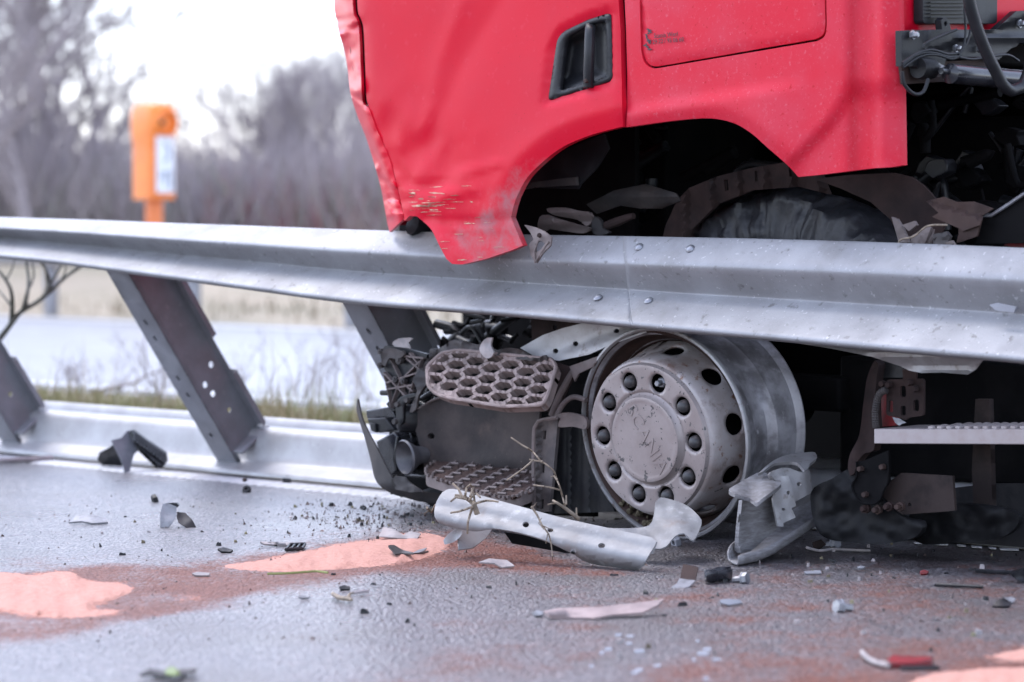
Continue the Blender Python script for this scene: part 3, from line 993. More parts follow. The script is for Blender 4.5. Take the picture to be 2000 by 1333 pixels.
side = sheet('cab_side_panel', side_out, PT(TC), REDD, truck, .02, 11, bulge=side_relief, holes=(hgap,), sharp=60)
sheet('door_seal', [(1185, -250), (1185, 225), (1238, 215), (1238, -250)], PT(TC - .045), BLK, truck, .006, 40)
sheet('door_seal', [(672, -250), (684, 100), (700, 205), (735, 205), (735, -250)], PT(TC - .06), BLK, truck, .006, 30)
sheet('hatch_recess', [(1240, -240), (1240, 140), (1625, 90), (1625, -240)], PT(TC - .03), DARK, truck, .004, 60)
hat = sheet('storage_hatch', hatch, PT(TC), REDD, truck, .015, 14,
            bulge=lambda x, y: -.0015 - .005 * np.exp(-pdist(x, y, hatch, True) / 3.) + .002 * nz2(x, y, .008, 8), sharp=60)


def print_text(body, px, py, h_px, ang, parent):
    o_ = on(px, py, PT(TC)) + n * .004
    ex = -r; ex = (on(px + 50, py - 50 * math.tan(ang), PT(TC)) - on(px, py, PT(TC))).normalized()
    nn = n; ey = nn.cross(ex).normalized()
    me = text_mesh(body, h_px * .00145 * 1.35, .0002)
    me.transform(Matrix.Translation(o_) @ Matrix((ex, ey, nn)).transposed().to_4x4())
    return link(me, 'lettering', TEXTM, parent, 35)


print_text('Scania Werl', 1302, 69, 9, R(5), hat)
print_text('0 29 22 / 95 06 60', 1303, 80.5, 8.5, R(5), hat)
# worn dark emblem beside the lettering
em = MB()
rng = random.Random(5)
for k in range(16):
    y_ = 58 + k * 2.6
    x_ = 1265 + 3.2 * math.sin(k * .9) + rng.uniform(-2, 2)
    w_ = rng.uniform(1.5, 6)
    a_ = rng.uniform(-1, 1)
    p = [(x_ - w_, y_ - a_), (x_, y_ - 2.0), (x_ + w_, y_ + a_), (x_ + rng.uniform(-1, 2), y_ + 1.6)]
    em.prism([on(a, b, PT(TC + .0025)) for a, b in p], n * .0006)
em.build('worn_emblem', TEXTM, hat)

# door handle
hd = sheet('door_handle', bez, PT(TC + .004), BLK, door, .012, 5, holes=(rec,),
           bulge=lambda x, y: .002 + .006 * sstep(0, 5, pdist(x, y, bez, True)) - .006 * np.exp(-pdist(x, y, rec, True) / 4.), sharp=60)
sheet('handle_bowl', rnd([(1088, 184), (1190, 156), (1189, 36), (1150, 44), (1108, 64), (1098, 84)], 8), PT(TC), BLK, door, .005, 7,
      bulge=lambda x, y: -.008 - .034 * sstep(0, 26, pdist(x, y, bez, True) - 10), sharp=70)
bar = [on(1152, 46, PT(TC + .0)), on(1152, 56, PT(TC + .016)), on(1151, 75, PT(TC + .024)), on(1150, 110, PT(TC + .026)), on(1149, 140, PT(TC + .022)), on(1149, 172, PT(TC + .010))]
hw = [.012, .0165, .0165, .0165, .017, .018]
hb = MB(); vs = []
ex = -r
for p, q in zip(bar, hw):
    for a, b in ((-1, -.5), (-.85, .4), (-.4, .8), (.4, .8), (.85, .4), (1, -.5)):
        vs.append(p + ex * (a * q) + n * (b * .014))
hb.add(vs, [(i * 6 + j, i * 6 + (j + 1) % 6, (i + 1) * 6 + (j + 1) % 6, (i + 1) * 6 + j) for i in range(5) for j in range(6)] + [tuple(range(6)), tuple(reversed(range(30, 36)))])
hb.build('grip', BLK, door, 50, .002)
kc = on(1143.5, 158.5, PT(TC + .030))
MB().lathe(kc, n, [(0, .003), (.005, .003), (.006, .001), (.006, -.01)], 14).build('key_lock', RUST, door)

# bare scraped primer on the lower corner: short horizontal gouges in the paint
rng = random.Random(14)
scr = [(800, 362, 36, 1.6), (838, 366, 28, 1.0), (797, 377, 14, 2), (812, 390, 22, 3), (822, 397, 30, 2), (803, 403, 40, 2.4), (838, 410, 18, 2), (900, 364, 22, 1.0), (917, 395, 7, 2), (905, 437, 24, 1.2), (893, 508, 20, 1.4), (927, 503, 16, 1.2)]
for i in range(34): scr.append((rng.gauss(835, 28), rng.gauss(392, 16), rng.uniform(6, 30), rng.uniform(.35, 1.1)))
for i in range(10): scr.append((rng.uniform(850, 980), rng.uniform(425, 495), rng.uniform(6, 22), rng.uniform(.35, .8)))
for i, (x, y, L_, h_) in enumerate(scr):
    x = max(x, 798)
    rng = random.Random(i)
    sl = rng.uniform(-.06, .02)
    up_ = [(x + L_ * u, y + L_ * u * sl - h_ * (.2 + 1.1 * rng.random()) * (1 - abs(2 * u - .9)) ** .5 if abs(2 * u - .9) < 1 else y + L_ * u * sl) for u in (0, .2, .4, .6, .8, .95)]
    lo_ = [(x + L_ * u + rng.uniform(-2, 2), y + L_ * u * sl + h_ * (.2 + rng.random())) for u in (.9, .65, .4, .15)]
    sheet('paint_scrape', up_ + lo_, PT(TC), SCRAPE, door, .002, 6, bulge=lambda xx, yy: door_relief(xx, yy) + .0010, sharp=80)

# ---------------------------------------------------------------- rear wall of the cab with its brackets
SR = ST(on(1763, 150, PT(TC - .02)))[0] + .02
PSR = PS(SR)
sheet('cab_rear_wall', [(1750, -260), (2600, -260), (2600, 90), (2000, 74), (1900, 66), (1800, 62), (1752, 62)], PSR, RED, truck, .03, 30,
      bulge=lambda x, y: -.02 * sstep(1782, 1776, x) + 0 * x, sharp=50)
gr = sheet('air_grille', rnd([(1803, -60), (1803, 47), (1948, 47), (1948, -60)], 8), (PSR[0] - r * .03, PSR[1]), BLK, truck, .03, 20, bevel=.003)
for k in range(9):
    y_ = 33 - k * 7.2
    MB().prism([on(1813, y_, (PSR[0] - r * .034, PSR[1])), on(1886, y_, (PSR[0] - r * .034, PSR[1])), on(1886, y_ + 2.2, (PSR[0] - r * .034, PSR[1])), on(1813, y_ + 2.2, (PSR[0] - r * .034, PSR[1]))], -r * .008).build('slat', BLK, gr)
PB1 = (PSR[0] - r * .05, PSR[1])
sheet('cab_bracket', [(1761, 60), (1840, 58), (1838, 40)] + cr([(1838, 40), (1843, 35), (1850, 36), (1854, 44)], 4) + [(1858, 58), (1945, 58), (1965, 40), (1985, 22), (2100, 15), (2100, 150), (1990, 90), (1975, 95), (1950, 118), (1930, 112), (1850, 112), (1840, 140), (1820, 152), (1800, 150), (1790, 130), (1762, 130)],
      PB1, BLK, truck, .02, 9, holes=(circ(1847, 47, 3, 5, 8), [(1978, 100), (1992, 84), (2030, 90), (2040, 140), (1990, 140)]),
      bulge=lambda x, y: .012 * sstep(4, -4, y - (78 + (1880 - x) * .35)) * sstep(1800, 1815, x) + .01 * sstep(70, 76, y) * sstep(84, 78, y) * sstep(1860, 1880, x), sharp=50, bevel=.002)
for (x, y, rr) in ((1777, 69, .008), (1861, 95, .007), (1907, 96, .007), (1986, 47, .008), (1827, 137, .012)):
    MB().lathe(on(x, y, PB1) - r * .012, -r, [(0, .014), (rr * .75, .014), (rr, .011), (rr, 0), (rr * 1.5, 0), (rr * 1.5, -.006)], 6 if rr < .01 else 8).build('bolt', STEELB if rr < .01 else GALVD, truck, 30)
MB().lathe(on(1806, 134, PB1), -r.cross(ZUP), [(0, .03), (.026, .03), (.028, .02), (.028, -.02), (.026, -.03), (0, -.03)], 20).build('rubber_bush', RUB, truck)
PB2 = (PSR[0] - r * .10, PSR[1])
cy = [on(x, y, PB2) for x, y in ((1838, 139), (1852, 141), (1856, 144), (1960, 154), (2100, 166))]
MB().tube(cy, [.008, .008, .026, .026, .026], 16).build('shock_absorber', BLKG, truck, 30)
sheet('cross_plate', [(1760, 125), (1930, 116), (1935, 170), (1840, 160), (1765, 165)], (PSR[0] - r * .02, PSR[1]), RUST, truck, .01, 20)
PB3 = (PSR[0] - r * .22, PSR[1])
tb = cr([(1880, -160), (1890, -20), (1903, 40), (1925, 100), (1945, 140), (1958, 165), (1975, 178), (1993, 172), (2006, 150), (2014, 110), (2020, 40), (2024, -100)], 10)
MB().tube([on(x, y, PB3) for x, y in tb], .0155, 14).build('guard_tube', BLK, truck, 60)
rng = random.Random(8)
for k, pts in enumerate([[(1762, 128), (1790, 108), (1820, 103), (1855, 112), (1874, 110)], [(1762, 124), (1795, 103), (1822, 98), (1850, 106), (1872, 104)], [(1764, 132), (1795, 112), (1825, 107), (1860, 116), (1876, 108)],
                         [(1872, 108), (1882, 90), (1886, 60), (1884, 20), (1888, -20)], [(1874, 108), (1890, 80), (1897, 50), (1902, 10)], [(1873, 112), (1900, 116), (1940, 110), (1970, 108), (1990, 120)],
                         [(1762, 140), (1766, 165), (1785, 184), (1803, 180), (1813, 155)], [(1806, 96), (1804, 88), (1830, 74), (1868, 58)]]):
    MB().tube([on(x, y, PB2) for x, y in cr(pts, 6)], .0035 if k != 6 else .005, 7).build('cable', BLK, truck, 60)

# ---------------------------------------------------------------- dark underside: frame, engine, axle
def slab(name, px0, px1, z0, z1, t, m, dep=.2):
    a = on(px0, 600, PT(t)); b = on(px1, 600, PT(t))
    a.z = b.z = 0
    v = [a + ZUP * z0, b + ZUP * z0, b + ZUP * z1, a + ZUP * z1]
    return MB().prism(v, -n * dep).build(name, m, truck, bevel=.01)


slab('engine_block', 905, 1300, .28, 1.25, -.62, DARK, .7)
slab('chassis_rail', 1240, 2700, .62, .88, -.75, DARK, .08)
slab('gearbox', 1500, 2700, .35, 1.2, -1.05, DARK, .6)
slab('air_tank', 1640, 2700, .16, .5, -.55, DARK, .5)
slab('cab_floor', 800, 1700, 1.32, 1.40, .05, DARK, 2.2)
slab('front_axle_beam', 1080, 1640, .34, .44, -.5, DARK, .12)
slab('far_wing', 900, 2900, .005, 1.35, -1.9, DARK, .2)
rng = random.Random(3)
for k in range(46):     # hoses, brackets and castings in the dark behind the cab
    x = rng.uniform(1765, 2080); y = rng.uniform(190, 470); t = rng.uniform(-.75, -.45)
    m_ = rng.choice((DARK, DARK, DARK, DARK, BLK))
    if rng.random() < .5:
        p = [(x, y), (x + rng.uniform(-60, 60), y + rng.uniform(-50, 50)), (x + rng.uniform(-90, 90), y + rng.uniform(-80, 80))]
        MB().tube([on(a, b, PT(t)) for a, b in cr(p, 10)], rng.uniform(.006, .02), 8).build('hose', m_, truck, 60)
    else:
        q = [(x + rng.uniform(12, 36) * math.cos(a), y + rng.uniform(12, 30) * math.sin(a)) for a in np.linspace(0, 6.28, 8)[:-1]]
        sheet('casting', q, PT(t), m_, truck, .05, 20, bevel=.004)
for k in range(24):     # the same inside the wheel arch and under the beam
    x = rng.uniform(1010, 1500); y = rng.uniform(270, 460); t = rng.uniform(-.6, -.35)
    m_ = rng.choice((DARK, DARK, DARK, BLK))
    p = [(x, y), (x + rng.uniform(-60, 60), y + rng.uniform(-40, 40)), (x + rng.uniform(-120, 120), y + rng.uniform(-60, 60))]
    MB().tube([on(a, b, PT(t)) for a, b in cr(p, 10)], rng.uniform(.006, .02), 8).build('hose', m_, truck, 60)
for k in range(22):
    x = rng.uniform(865, 1040); y = rng.uniform(612, 680); t = rng.uniform(-.5, -.2)
    p = [(x, y), (x + rng.uniform(-30, 30), y + rng.uniform(-20, 20)), (x + rng.uniform(-50, 50), y + rng.uniform(-40, 40))]
    MB().tube([on(a, b, PT(t)) for a, b in cr(p, 8)], rng.uniform(.005, .02), 8).build('hose', rng.choice((DARK, BLK, BLKG)), truck, 60)

# arch liners, mud-coloured wings
sheet('arch_liner', [(1025, 362), (1060, 322), (1105, 292), (1180, 262), (1190, 290), (1165, 330), (1135, 360), (1130, 370), (1060, 368)], PT(-.02), BLK, truck, .005, 12, bulge=lambda x, y: .01 * nz2(x, y, .02, 1))
sheet('liner_edge', [(1024, 370), (1040, 356), (1125, 346), (1126, 362), (1050, 366)], PT(.0), BLKD, truck, .01, 12)
sheet('torn_liner', [(1145, 400), (1200, 372), (1260, 360), (1320, 378), (1330, 392), (1290, 408), (1250, 408), (1210, 402), (1165, 418)], PT(-.18), BLKD, truck, .006, 11, bulge=lambda x, y: .03 * np.sin((y - 360) * .07) + .01 * nz2(x, y, .03, 4))
ml = sheet('mud_wing', [(1322, 392), (1345, 368), (1400, 345), (1470, 328), (1540, 316), (1600, 330), (1620, 380), (1560, 365), (1470, 372), (1400, 400), (1350, 450), (1340, 475), (1290, 480), (1300, 440)], PT(-.16), MUD, truck, .012, 10,
           holes=([(1414, 352), (1421, 350), (1423, 372), (1416, 374)], [(1474, 335), (1479, 334), (1480, 354), (1475, 355)], [(1540, 326), (1545, 325), (1547, 345), (1542, 346)]),
           bulge=lambda x, y: .02 * np.sin(x * .06) ** 8 - .03 * sstep(0, 60, y - 350 + (x - 1450) * .15))
sheet('rear_wing', [(1590, 350), (1660, 342), (1745, 338), (1780, 346), (1805, 364), (1830, 392), (1850, 430), (1830, 475), (1760, 475), (1740, 430), (1700, 395), (1640, 368)], PT(-.14), MUD, truck, .008, 11, bulge=lambda x, y: .06 * sstep(1745, 1850, x) * -1 + .005 * nz2(x, y, .02, 6))
# torn brown sheet ends lying behind the beam
sheet('torn_plate', [(1808, 393), (1843, 385), (1868, 395), (1900, 394), (1940, 408), (1918, 422), (1914, 440), (1880, 452), (1872, 446), (1820, 424), (1833, 416)], PT(-.03), RUST, truck, .006, 8, bulge=lambda x, y: .02 * sstep(-3, 3, y - (404 + (x - 1840) * .28)) + .006 * nz2(x, y, .05, 2))
sheet('torn_plate', [(1914, 440), (1920, 418), (1936, 420), (1960, 404), (2000, 378), (2040, 360), (2040, 470), (1990, 476), (1905, 476), (1910, 460)], PT(-.06), DARK, truck, .008, 12)
MB().tube([on(x, y, PT(-.05)) for x, y in ((1917, 421), (1936, 421), (1955, 409), (1975, 396), (2000, 379), (2040, 361))], .005, 8).build('torn_edge', STEELB, truck)
sheet('torn_plate', [(1872, 447), (1914, 440), (1908, 462), (1885, 470), (1868, 475), (1872, 458)], PT(-.02), RUST, truck, .006, 8)
rdb = sheet('red_bracket', [(1960, 480), (1976, 462), (1979, 446), (2030, 440), (2030, 490)], PT(-.10), REDP, truck, .012, 10, bevel=.002)
MB().lathe(on(1990, 456, PT(-.09)), n, [(0, .012), (.011, .012), (.012, 0)], 6).build('bolt', RUST, truck)
for k, q in enumerate([[(1741, 424), (1752, 428), (1764, 448), (1775, 474), (1755, 474), (1750, 455)], [(1762, 440), (1785, 432), (1790, 440), (1775, 452)], [(1778, 462), (1800, 450), (1822, 448), (1815, 476), (1780, 476)],
                       [(1800, 452), (1812, 442), (1818, 446), (1806, 476), (1792, 476)], [(1822, 458), (1848, 452), (1856, 462), (1850, 478), (1822, 478)], [(1846, 474), (1858, 470), (1865, 480), (1848, 482)]]):
    sheet('crushed_plate', q, PT(.0 + .012 * k), DUSTP if k != 4 else BLKD, truck, .01, 8, bulge=lambda x, y: .008 * nz2(x, y, .09, k))
MB().tube([on(x, y, PT(.09)) for x, y in cr([(1850, 440), (1812, 442), (1785, 462), (1757, 470), (1756, 490), (1750, 510), (1738, 535), (1734, 556)], 6)], [.004] * 3 + [.0025] * 60 if False else .0028, 6).build('dangling_strip', TWIG, truck, 60)
# crushed headlight and pipe ends seen in the front of the arch
sheet('crushed_bracket', cr([(1068, 408), (1100, 406), (1128, 412), (1152, 416), (1156, 432), (1145, 442), (1128, 430), (1080, 420)], 6, True), PT(-.02), DUSTP, truck, .01, 7, bulge=lambda x, y: .012 * np.sin((y - 405) * .16))
sheet('crushed_bracket', cr([(1054, 424), (1066, 420), (1090, 428), (1130, 440), (1152, 446), (1140, 456), (1100, 452), (1070, 448), (1060, 456), (1050, 444)], 6, True), PT(.0), DUSTP, truck, .01, 7, bulge=lambda x, y: .015 * np.sin((y - 420) * .14))
sheet('crushed_bracket', cr([(1158, 424), (1172, 430), (1176, 446), (1190, 454), (1170, 460), (1156, 452)], 5, True), PT(-.03), BLKD, truck, .012, 6)
MB().tube([on(x, y, PT(-.05)) for x, y in ((1182, 442), (1205, 434), (1225, 426), (1238, 422))], [.012, .014, .011, .009], 10).build('pipe_stub', MUD, truck)
lb = sheet('torn_lamp_holder', [(1024, 440), (1034, 442), (1046, 445), (1062, 452), (1077, 464), (1075, 480), (1060, 495), (1048, 514), (1044, 512), (1036, 498), (1033, 478), (1042, 468), (1036, 455)], PT(TC + .03), DUSTP, truck, .006, 5,
           holes=([(1046, 476), (1056, 470), (1064, 476), (1056, 488), (1046, 494)], ), bulge=lambda x, y: .012 * nz2(x, y, .06, 2))
MB().lathe(on(1054, 460, PT(TC + .035)), n, [(0, .005), (.006, .005), (.007, 0)], 8).build('bolt', MUD, truck)
MB().tube([on(x, y, PT(TC + .035)) for x, y in ((1045, 515), (1044, 490), (1052, 470))], .0025, 6).tube([on(x, y, PT(TC + .035)) for x, y in ((1045, 512), (1060, 490), (1072, 472))], .0025, 6).build('wire_stay', DUSTP, truck)

# ---------------------------------------------------------------- front wheel without its tyre
CAMB = R(7)
wn = (n * math.cos(CAMB) - ZUP * math.sin(CAMB)).normalized()
wc = on(1297, 849, PT(0))
wu = (ZUP - wn * ZUP.dot(wn)).normalized(); wv = wn.cross(wu)
wheel = bpy.data.objects.new('wheel', None); col.objects.link(wheel); wheel.location = wc; adopt(wheel, truck)


def bent(a, rr, x):
    k = 1 + .006 * math.sin(3 * a + 1) * (rr > .27)
    return rr * k, x + .006 * math.sin(2 * a) * (rr > .28)


# rim: flange, bead seat, drop centre, back flange, with wall thickness
outer = [(.303, .0), (.300, -.006), (.2875, -.014), (.2870, -.03), (.278, -.06), (.2775, -.062), (.266, -.075), (.262, -.10), (.262, -.135), (.274, -.155), (.279, -.16), (.2865, -.20), (.2875, -.235), (.300, -.246), (.3035, -.252), (.303, -.256)]
inner = [(.296, -.258), (.281, -.244), (.279, -.20), (.268, -.162), (.255, -.140), (.254, -.10), (.260, -.07), (.272, -.055), (.280, -.03), (.2815, -.012), (.294, -.001), (.299, .004)]
MB().lathe(wc, wn, outer + inner, 96, closed=True, fn=bent).build('rim', BARREL, wheel, 30)
# polished scraped flange lip
MB().lathe(wc, wn, [(.294, .004), (.299, .0095), (.305, .007), (.307, .0), (.304, -.008), (.294, -.004)], 96, closed=True, fn=bent).build('flange_lip', GALVD, wheel, 50)
# inner dust-coated bowl of the rim
MB().lathe(wc, wn, [(.2935, .0), (.2800, -.014), (.2785, -.032), (.2705, -.056), (.2585, -.072), (.2525, -.10), (.2525, -.13)], 96, fn=bent).build('rim_bowl', RUST, wheel, 60)
# wheel disc with hand holes: conical part between hub cover and rim
dk = 120
rad_ = [(.213, .060), (.222, .048), (.2265, .030), (.229, .012), (.2325, -.010), (.2375, -.030), (.243, -.050), (.2485, -.070), (.2525, -.085)]
u0 = [0, .014, .018, .018, .022, .021, .021, .021, .016]
ucum = np.cumsum(u0)


def disc_pt(a, u):
    i = min(max(int(np.searchsorted(ucum, u) - 1), 0), len(rad_) - 2)
    f = (u - ucum[i]) / (ucum[i + 1] - ucum[i])
    rr = rad_[i][0] * (1 - f) + rad_[i + 1][0] * f; x = rad_[i][1] * (1 - f) + rad_[i + 1][1] * f
    return wc + wn * x + (wu * math.cos(a) + wv * math.sin(a)) * rr


RM = .236
tot = float(ucum[-1]); W2 = 2 * math.pi * RM
pts = []; E = []
nseg = 90
for row in (0, 1):
    k = len(pts)
    pts += [(W2 * i / nseg, tot * row) for i in range(nseg + 1)]
    E += [(k + i, k + i + 1) for i in range(nseg)]
E += [(0, nseg + 1), (nseg, 2 * nseg + 1)]
hl = []
for h in range(10):
    c_ = W2 * ((h + .5) / 10)
    hc = circ(c_, .088, .031, .031, 20); hl.append(hc)
    k = len(pts); pts += hc; E += [(k + i, k + (i + 1) % 20) for i in range(20)]
gx, gy = np.meshgrid(np.arange(.008, W2 - .004, .016), np.arange(.012, tot - .004, .012))
ok = np.ones(gx.shape, bool)
for hc in hl: ok &= ~inpoly(gx, gy, hc) & (pdist(gx, gy, hc, True) > .004)
pts += list(zip(gx[ok], gy[ok]))
V, _, F_, *_ = delaunay_2d_cdt([Vector(p) for p in pts], E, [], 0, 1e-7)
A = np.array([(v.x, v.y) for v in V]); cen = np.array([A[list(f)].mean(0) for f in F_])
keep = np.ones(len(F_), bool)
for hc in hl: keep &= ~inpoly(cen[:, 0], cen[:, 1], hc)
ROLL = R(9)
D3 = [disc_pt(2 * math.pi * a[0] / W2 + ROLL, a[1]) for a in A]
dm = MB().add(D3, [tuple(f) for f, k in zip(F_, keep) if k])
me = dm.mesh('wheel_disc')
bm = bmesh.new(); bm.from_mesh(me); bmesh.ops.remove_doubles(bm, verts=bm.verts[:], dist=.0004); bmesh.ops.recalc_face_normals(bm, faces=bm.faces[:]); bm.to_mesh(me); bm.free()
o = link(me, 'wheel_disc', WHEELM, wheel, 60)
sm = o.modifiers.new('solidify', 'SOLIDIFY'); sm.thickness = .008; sm.offset = 0

# hub cover with ten round openings round a raised cap
hole_c = [(math.cos(2 * math.pi * i / 10 + R(0)) * .1675, math.sin(2 * math.pi * i / 10 + R(0)) * .1675) for i in range(10)]
pts = []; E = []
oc = circ(0, 0, .2195, .2195, 96); pts += oc; E += [(i, (i + 1) % 96) for i in range(96)]
hl = []
for (a, b) in hole_c:
    hc = circ(a, b, .0265, .0265, 24); hl.append(hc)
    k = len(pts); pts += hc; E += [(k + i, k + (i + 1) % 24) for i in range(24)]
    h2 = circ(a, b, .0305, .0305, 24); pts += h2
for rr in np.arange(.006, .2185, .006):
    kk = max(8, int(rr * 2 * math.pi / .008))
    for i in range(kk):
        a = 2 * math.pi * i / kk
        x, y = rr * math.cos(a), rr * math.sin(a)
        if all(math.hypot(x - hx, y - hy) > .034 for hx, hy in hole_c): pts.append((x, y))
V, _, F_, *_ = delaunay_2d_cdt([Vector(p) for p in pts], E, [], 0, 1e-7)
A = np.array([(v.x, v.y) for v in V]); cen = np.array([A[list(f)].mean(0) for f in F_])
keep = np.ones(len(F_), bool)
for hc in hl: keep &= ~inpoly(cen[:, 0], cen[:, 1], hc)


def cover_x(x, y):
    rr = math.hypot(x, y)
    z = .074
    z += .012 * float(sstep(.128, .118, rr))            # raised cap
    z -= .007 * float(sstep(.136, .131, rr) * sstep(.1235, .128, rr))
    z += .0015 * float(sstep(.112, .106, rr)) * -1
    z -= .020 * float(sstep(.206, .2195, rr)) ** 2      # rolled rim
    dh = min(math.hypot(x - hx, y - hy) for hx, hy in hole_c)
    z -= .006 * max(0., 1 - (dh - .0265) / .0045) if dh < .031 else 0
    return z


fr = [wc + wu * y_ + wv * x_ + wn * cover_x(x_, y_) for x_, y_ in A]
hub = solid('hub_cover', fr, [f for f, k in zip(F_, keep) if k], wn, .004, HUBM, wheel, 50)
MB().lathe(wc, wn, [(.2175, .054), (.2165, .03), (.214, .0)], 72).build('hub_cover_wall', HUBM, wheel, 50)
# plate behind the openings
MB().lathe(wc, wn, [(0, .035), (.214, .035), (.214, .02), (0, .02)], 48).build('wheel_centre', DARK, wheel)
capm = MB().lathe((0, 0, 0), (0, 0, 1), [(0, .047), (.007, .0465), (.013, .043), (.0168, .036), (.0182, .027), (.0185, .02), (.0185, 0)], 16).mesh('lug_nut_cap')
nutm = MB().lathe((0, 0, 0), (0, 0, 1), [(0, .040), (.007, .040), (.009, .037), (.009, .022), (.012, .022), (.0155, .019), (.0155, 0)], 6).mesh('lug_nut')
NUTD = mat('dusty_nut_cap', (.035, .034, .036), .5, c2=(.16, .125, .115), ns=30, lo=.42, hi=.68)
rotm = Matrix((wv, wu, wn)).transposed()
for i, (a, b) in enumerate(hole_c):
    p = wc + wv * a + wu * b + wn * .036
    bare = False
    # the opening nearest the top right has lost its plastic cap
    ang = math.degrees(math.atan2(b, a)) % 360
    bare = b > .14 and a * wv.x > 0
    o = bpy.data.objects.new('lug_nut' if bare else 'lug_nut_cap', nutm if bare else capm)
    col.objects.link(o)
    if not o.data.materials: o.data.materials.append(STEELB if bare else NUTD)
    o.matrix_basis = Matrix.Translation(p) @ rotm.to_4x4()
    adopt(o, wheel)
for m_ in (capm,):
    for p in m_.polygons: p.use_smooth = True
# cast lettering on the cap, turned with the wheel
tm = text_mesh('SCANIA', .060, .0016)
la = R(-59)
ex = wv * -1
me_x = (-wv) if (-wv).x > 0 else wv
ex = (me_x * math.cos(la) + wu * math.sin(la)).normalized()
ey = wn.cross(ex).normalized()
tm.transform(Matrix.Translation(wc + wn * .0848 + me_x * .008 + wu * .002) @ Matrix((ex, ey, wn)).transposed().to_4x4())
link(tm, 'lettering', HUBM, wheel, 35)
# mud caught in the lower edge of the rim
rng = random.Random(21)
mu = MB()
for k in range(26):
    a = R(rng.uniform(196, 222)); rr = rng.uniform(.262, .288)
    p = wc + wn * rng.uniform(-.03, .0) + (wu * math.cos(a) + me_x * math.sin(a)) * rr
    s_ = rng.uniform(.004, .011)
    mu.lathe(p, Vector((rng.uniform(-1, 1), rng.uniform(-1, 1), rng.uniform(-1, 1))), [(0, s_), (s_ * .8, s_ * .5), (s_, -s_ * .3), (0, -s_)], 5)
mu.build('caked_mud', SOIL, wheel)['kind'] = 'stuff'
# hub and axle end behind
MB().lathe(wc, wn, [(0, -.02), (.16, -.02), (.19, -.10), (.19, -.28), (.08, -.34), (.08, -.6)], 32).build('brake_drum', DARK, wheel)

# burst tyre dropped behind the rim
tc_ = on(1548, 735, PT(-.34))
tn = (n * .985 + r * -.05 + ZUP * .12).normalized()
tp = []
for i in range(36):
    a = 2 * math.pi * i / 36
    ca, sa = math.cos(a), math.sin(a)
    tp.append((.405 + .118 * (abs(ca) ** .55) * (1 if ca > 0 else -1), .142 * (abs(sa) ** .6) * (1 if sa > 0 else -1)))


def crumple(a, rr, x):
    q = Vector((math.cos(a) * 3, math.sin(a) * 3, x * 14 + rr * 22))
    d = .022 * noise.noise(q * 1.2) + .016 * (.5 - abs(noise.noise(q * 2.3))) + .012 * (.4 - abs(noise.noise(q * 5.1))) + .005 * noise.noise(q * 11)
    return rr + d * .6, x + d * 1.3


MB().lathe(tc_, tn, tp, 160, closed=True, fn=crumple, arc=(-1.35, 1.35)).build('burst_tyre', TYREM, truck, 60)
# torn carcass lying behind the bent post piece
def crump(name, outline, pl, m, parent, amp, sc_, seed, thick=.02, step=9):
    return sheet(name, outline, pl, m, parent, thick, step, bulge=lambda x, y: amp * nz2(x, y, sc_, seed) + amp * .5 * nz2(x, y, sc_ * 2.7, seed + 3), sharp=60)


crump('tyre_carcass', cr([(1585, 960), (1625, 935), (1668, 915), (1700, 950), (1760, 1008), (1800, 1020), (1790, 1048), (1730, 1062), (1660, 1060), (1610, 1050), (1590, 1020)], 8, True), PT(-.02), TORNR, truck, .02, .02, 5, .02, 6)
crump('tyre_carcass', cr([(1780, 1000), (1860, 985), (1940, 990), (1990, 1010), (1960, 1048), (1860, 1062), (1790, 1058)], 8, True), PT(-.15), TORNR, truck, .02, .02, 8, .02, 6)

sheet('shade_plate', [(1640, 985), (1750, 975), (1850, 955), (1930, 945), (2100, 945), (2700, 960), (2700, 1125), (2000, 1070), (1900, 1062), (1800, 1056)], PT(-.36), mat('dark_shade_plate', (.016, .016, .018), .7, c2=(.03, .029, .031), ns=9, bump=.001, bs=40, spec=.2), truck, .01, 16, bulge=lambda x, y: .012 * nz2(x, y, .012, 3))  # added dark plate standing in for the truck's shade on the base rail

# ---------------------------------------------------------------- broken front step unit and bumper corner
def up(P3_): return P3_


PSTEP = PT(.10)
# upper tread: tilted honeycomb plate
a3, b3, c3 = on(836, 735, PT(.16)), on(1075, 750, PT(.13)), on(960, 690, PT(.09))
PTR = P3(a3, b3, c3)
tread_o = rnd([(834, 716), (862, 690), (895, 684), (1078, 702), (1087, 716), (1068, 778), (1058, 792), (984, 795), (876, 778), (850, 769), (836, 754)], 8)


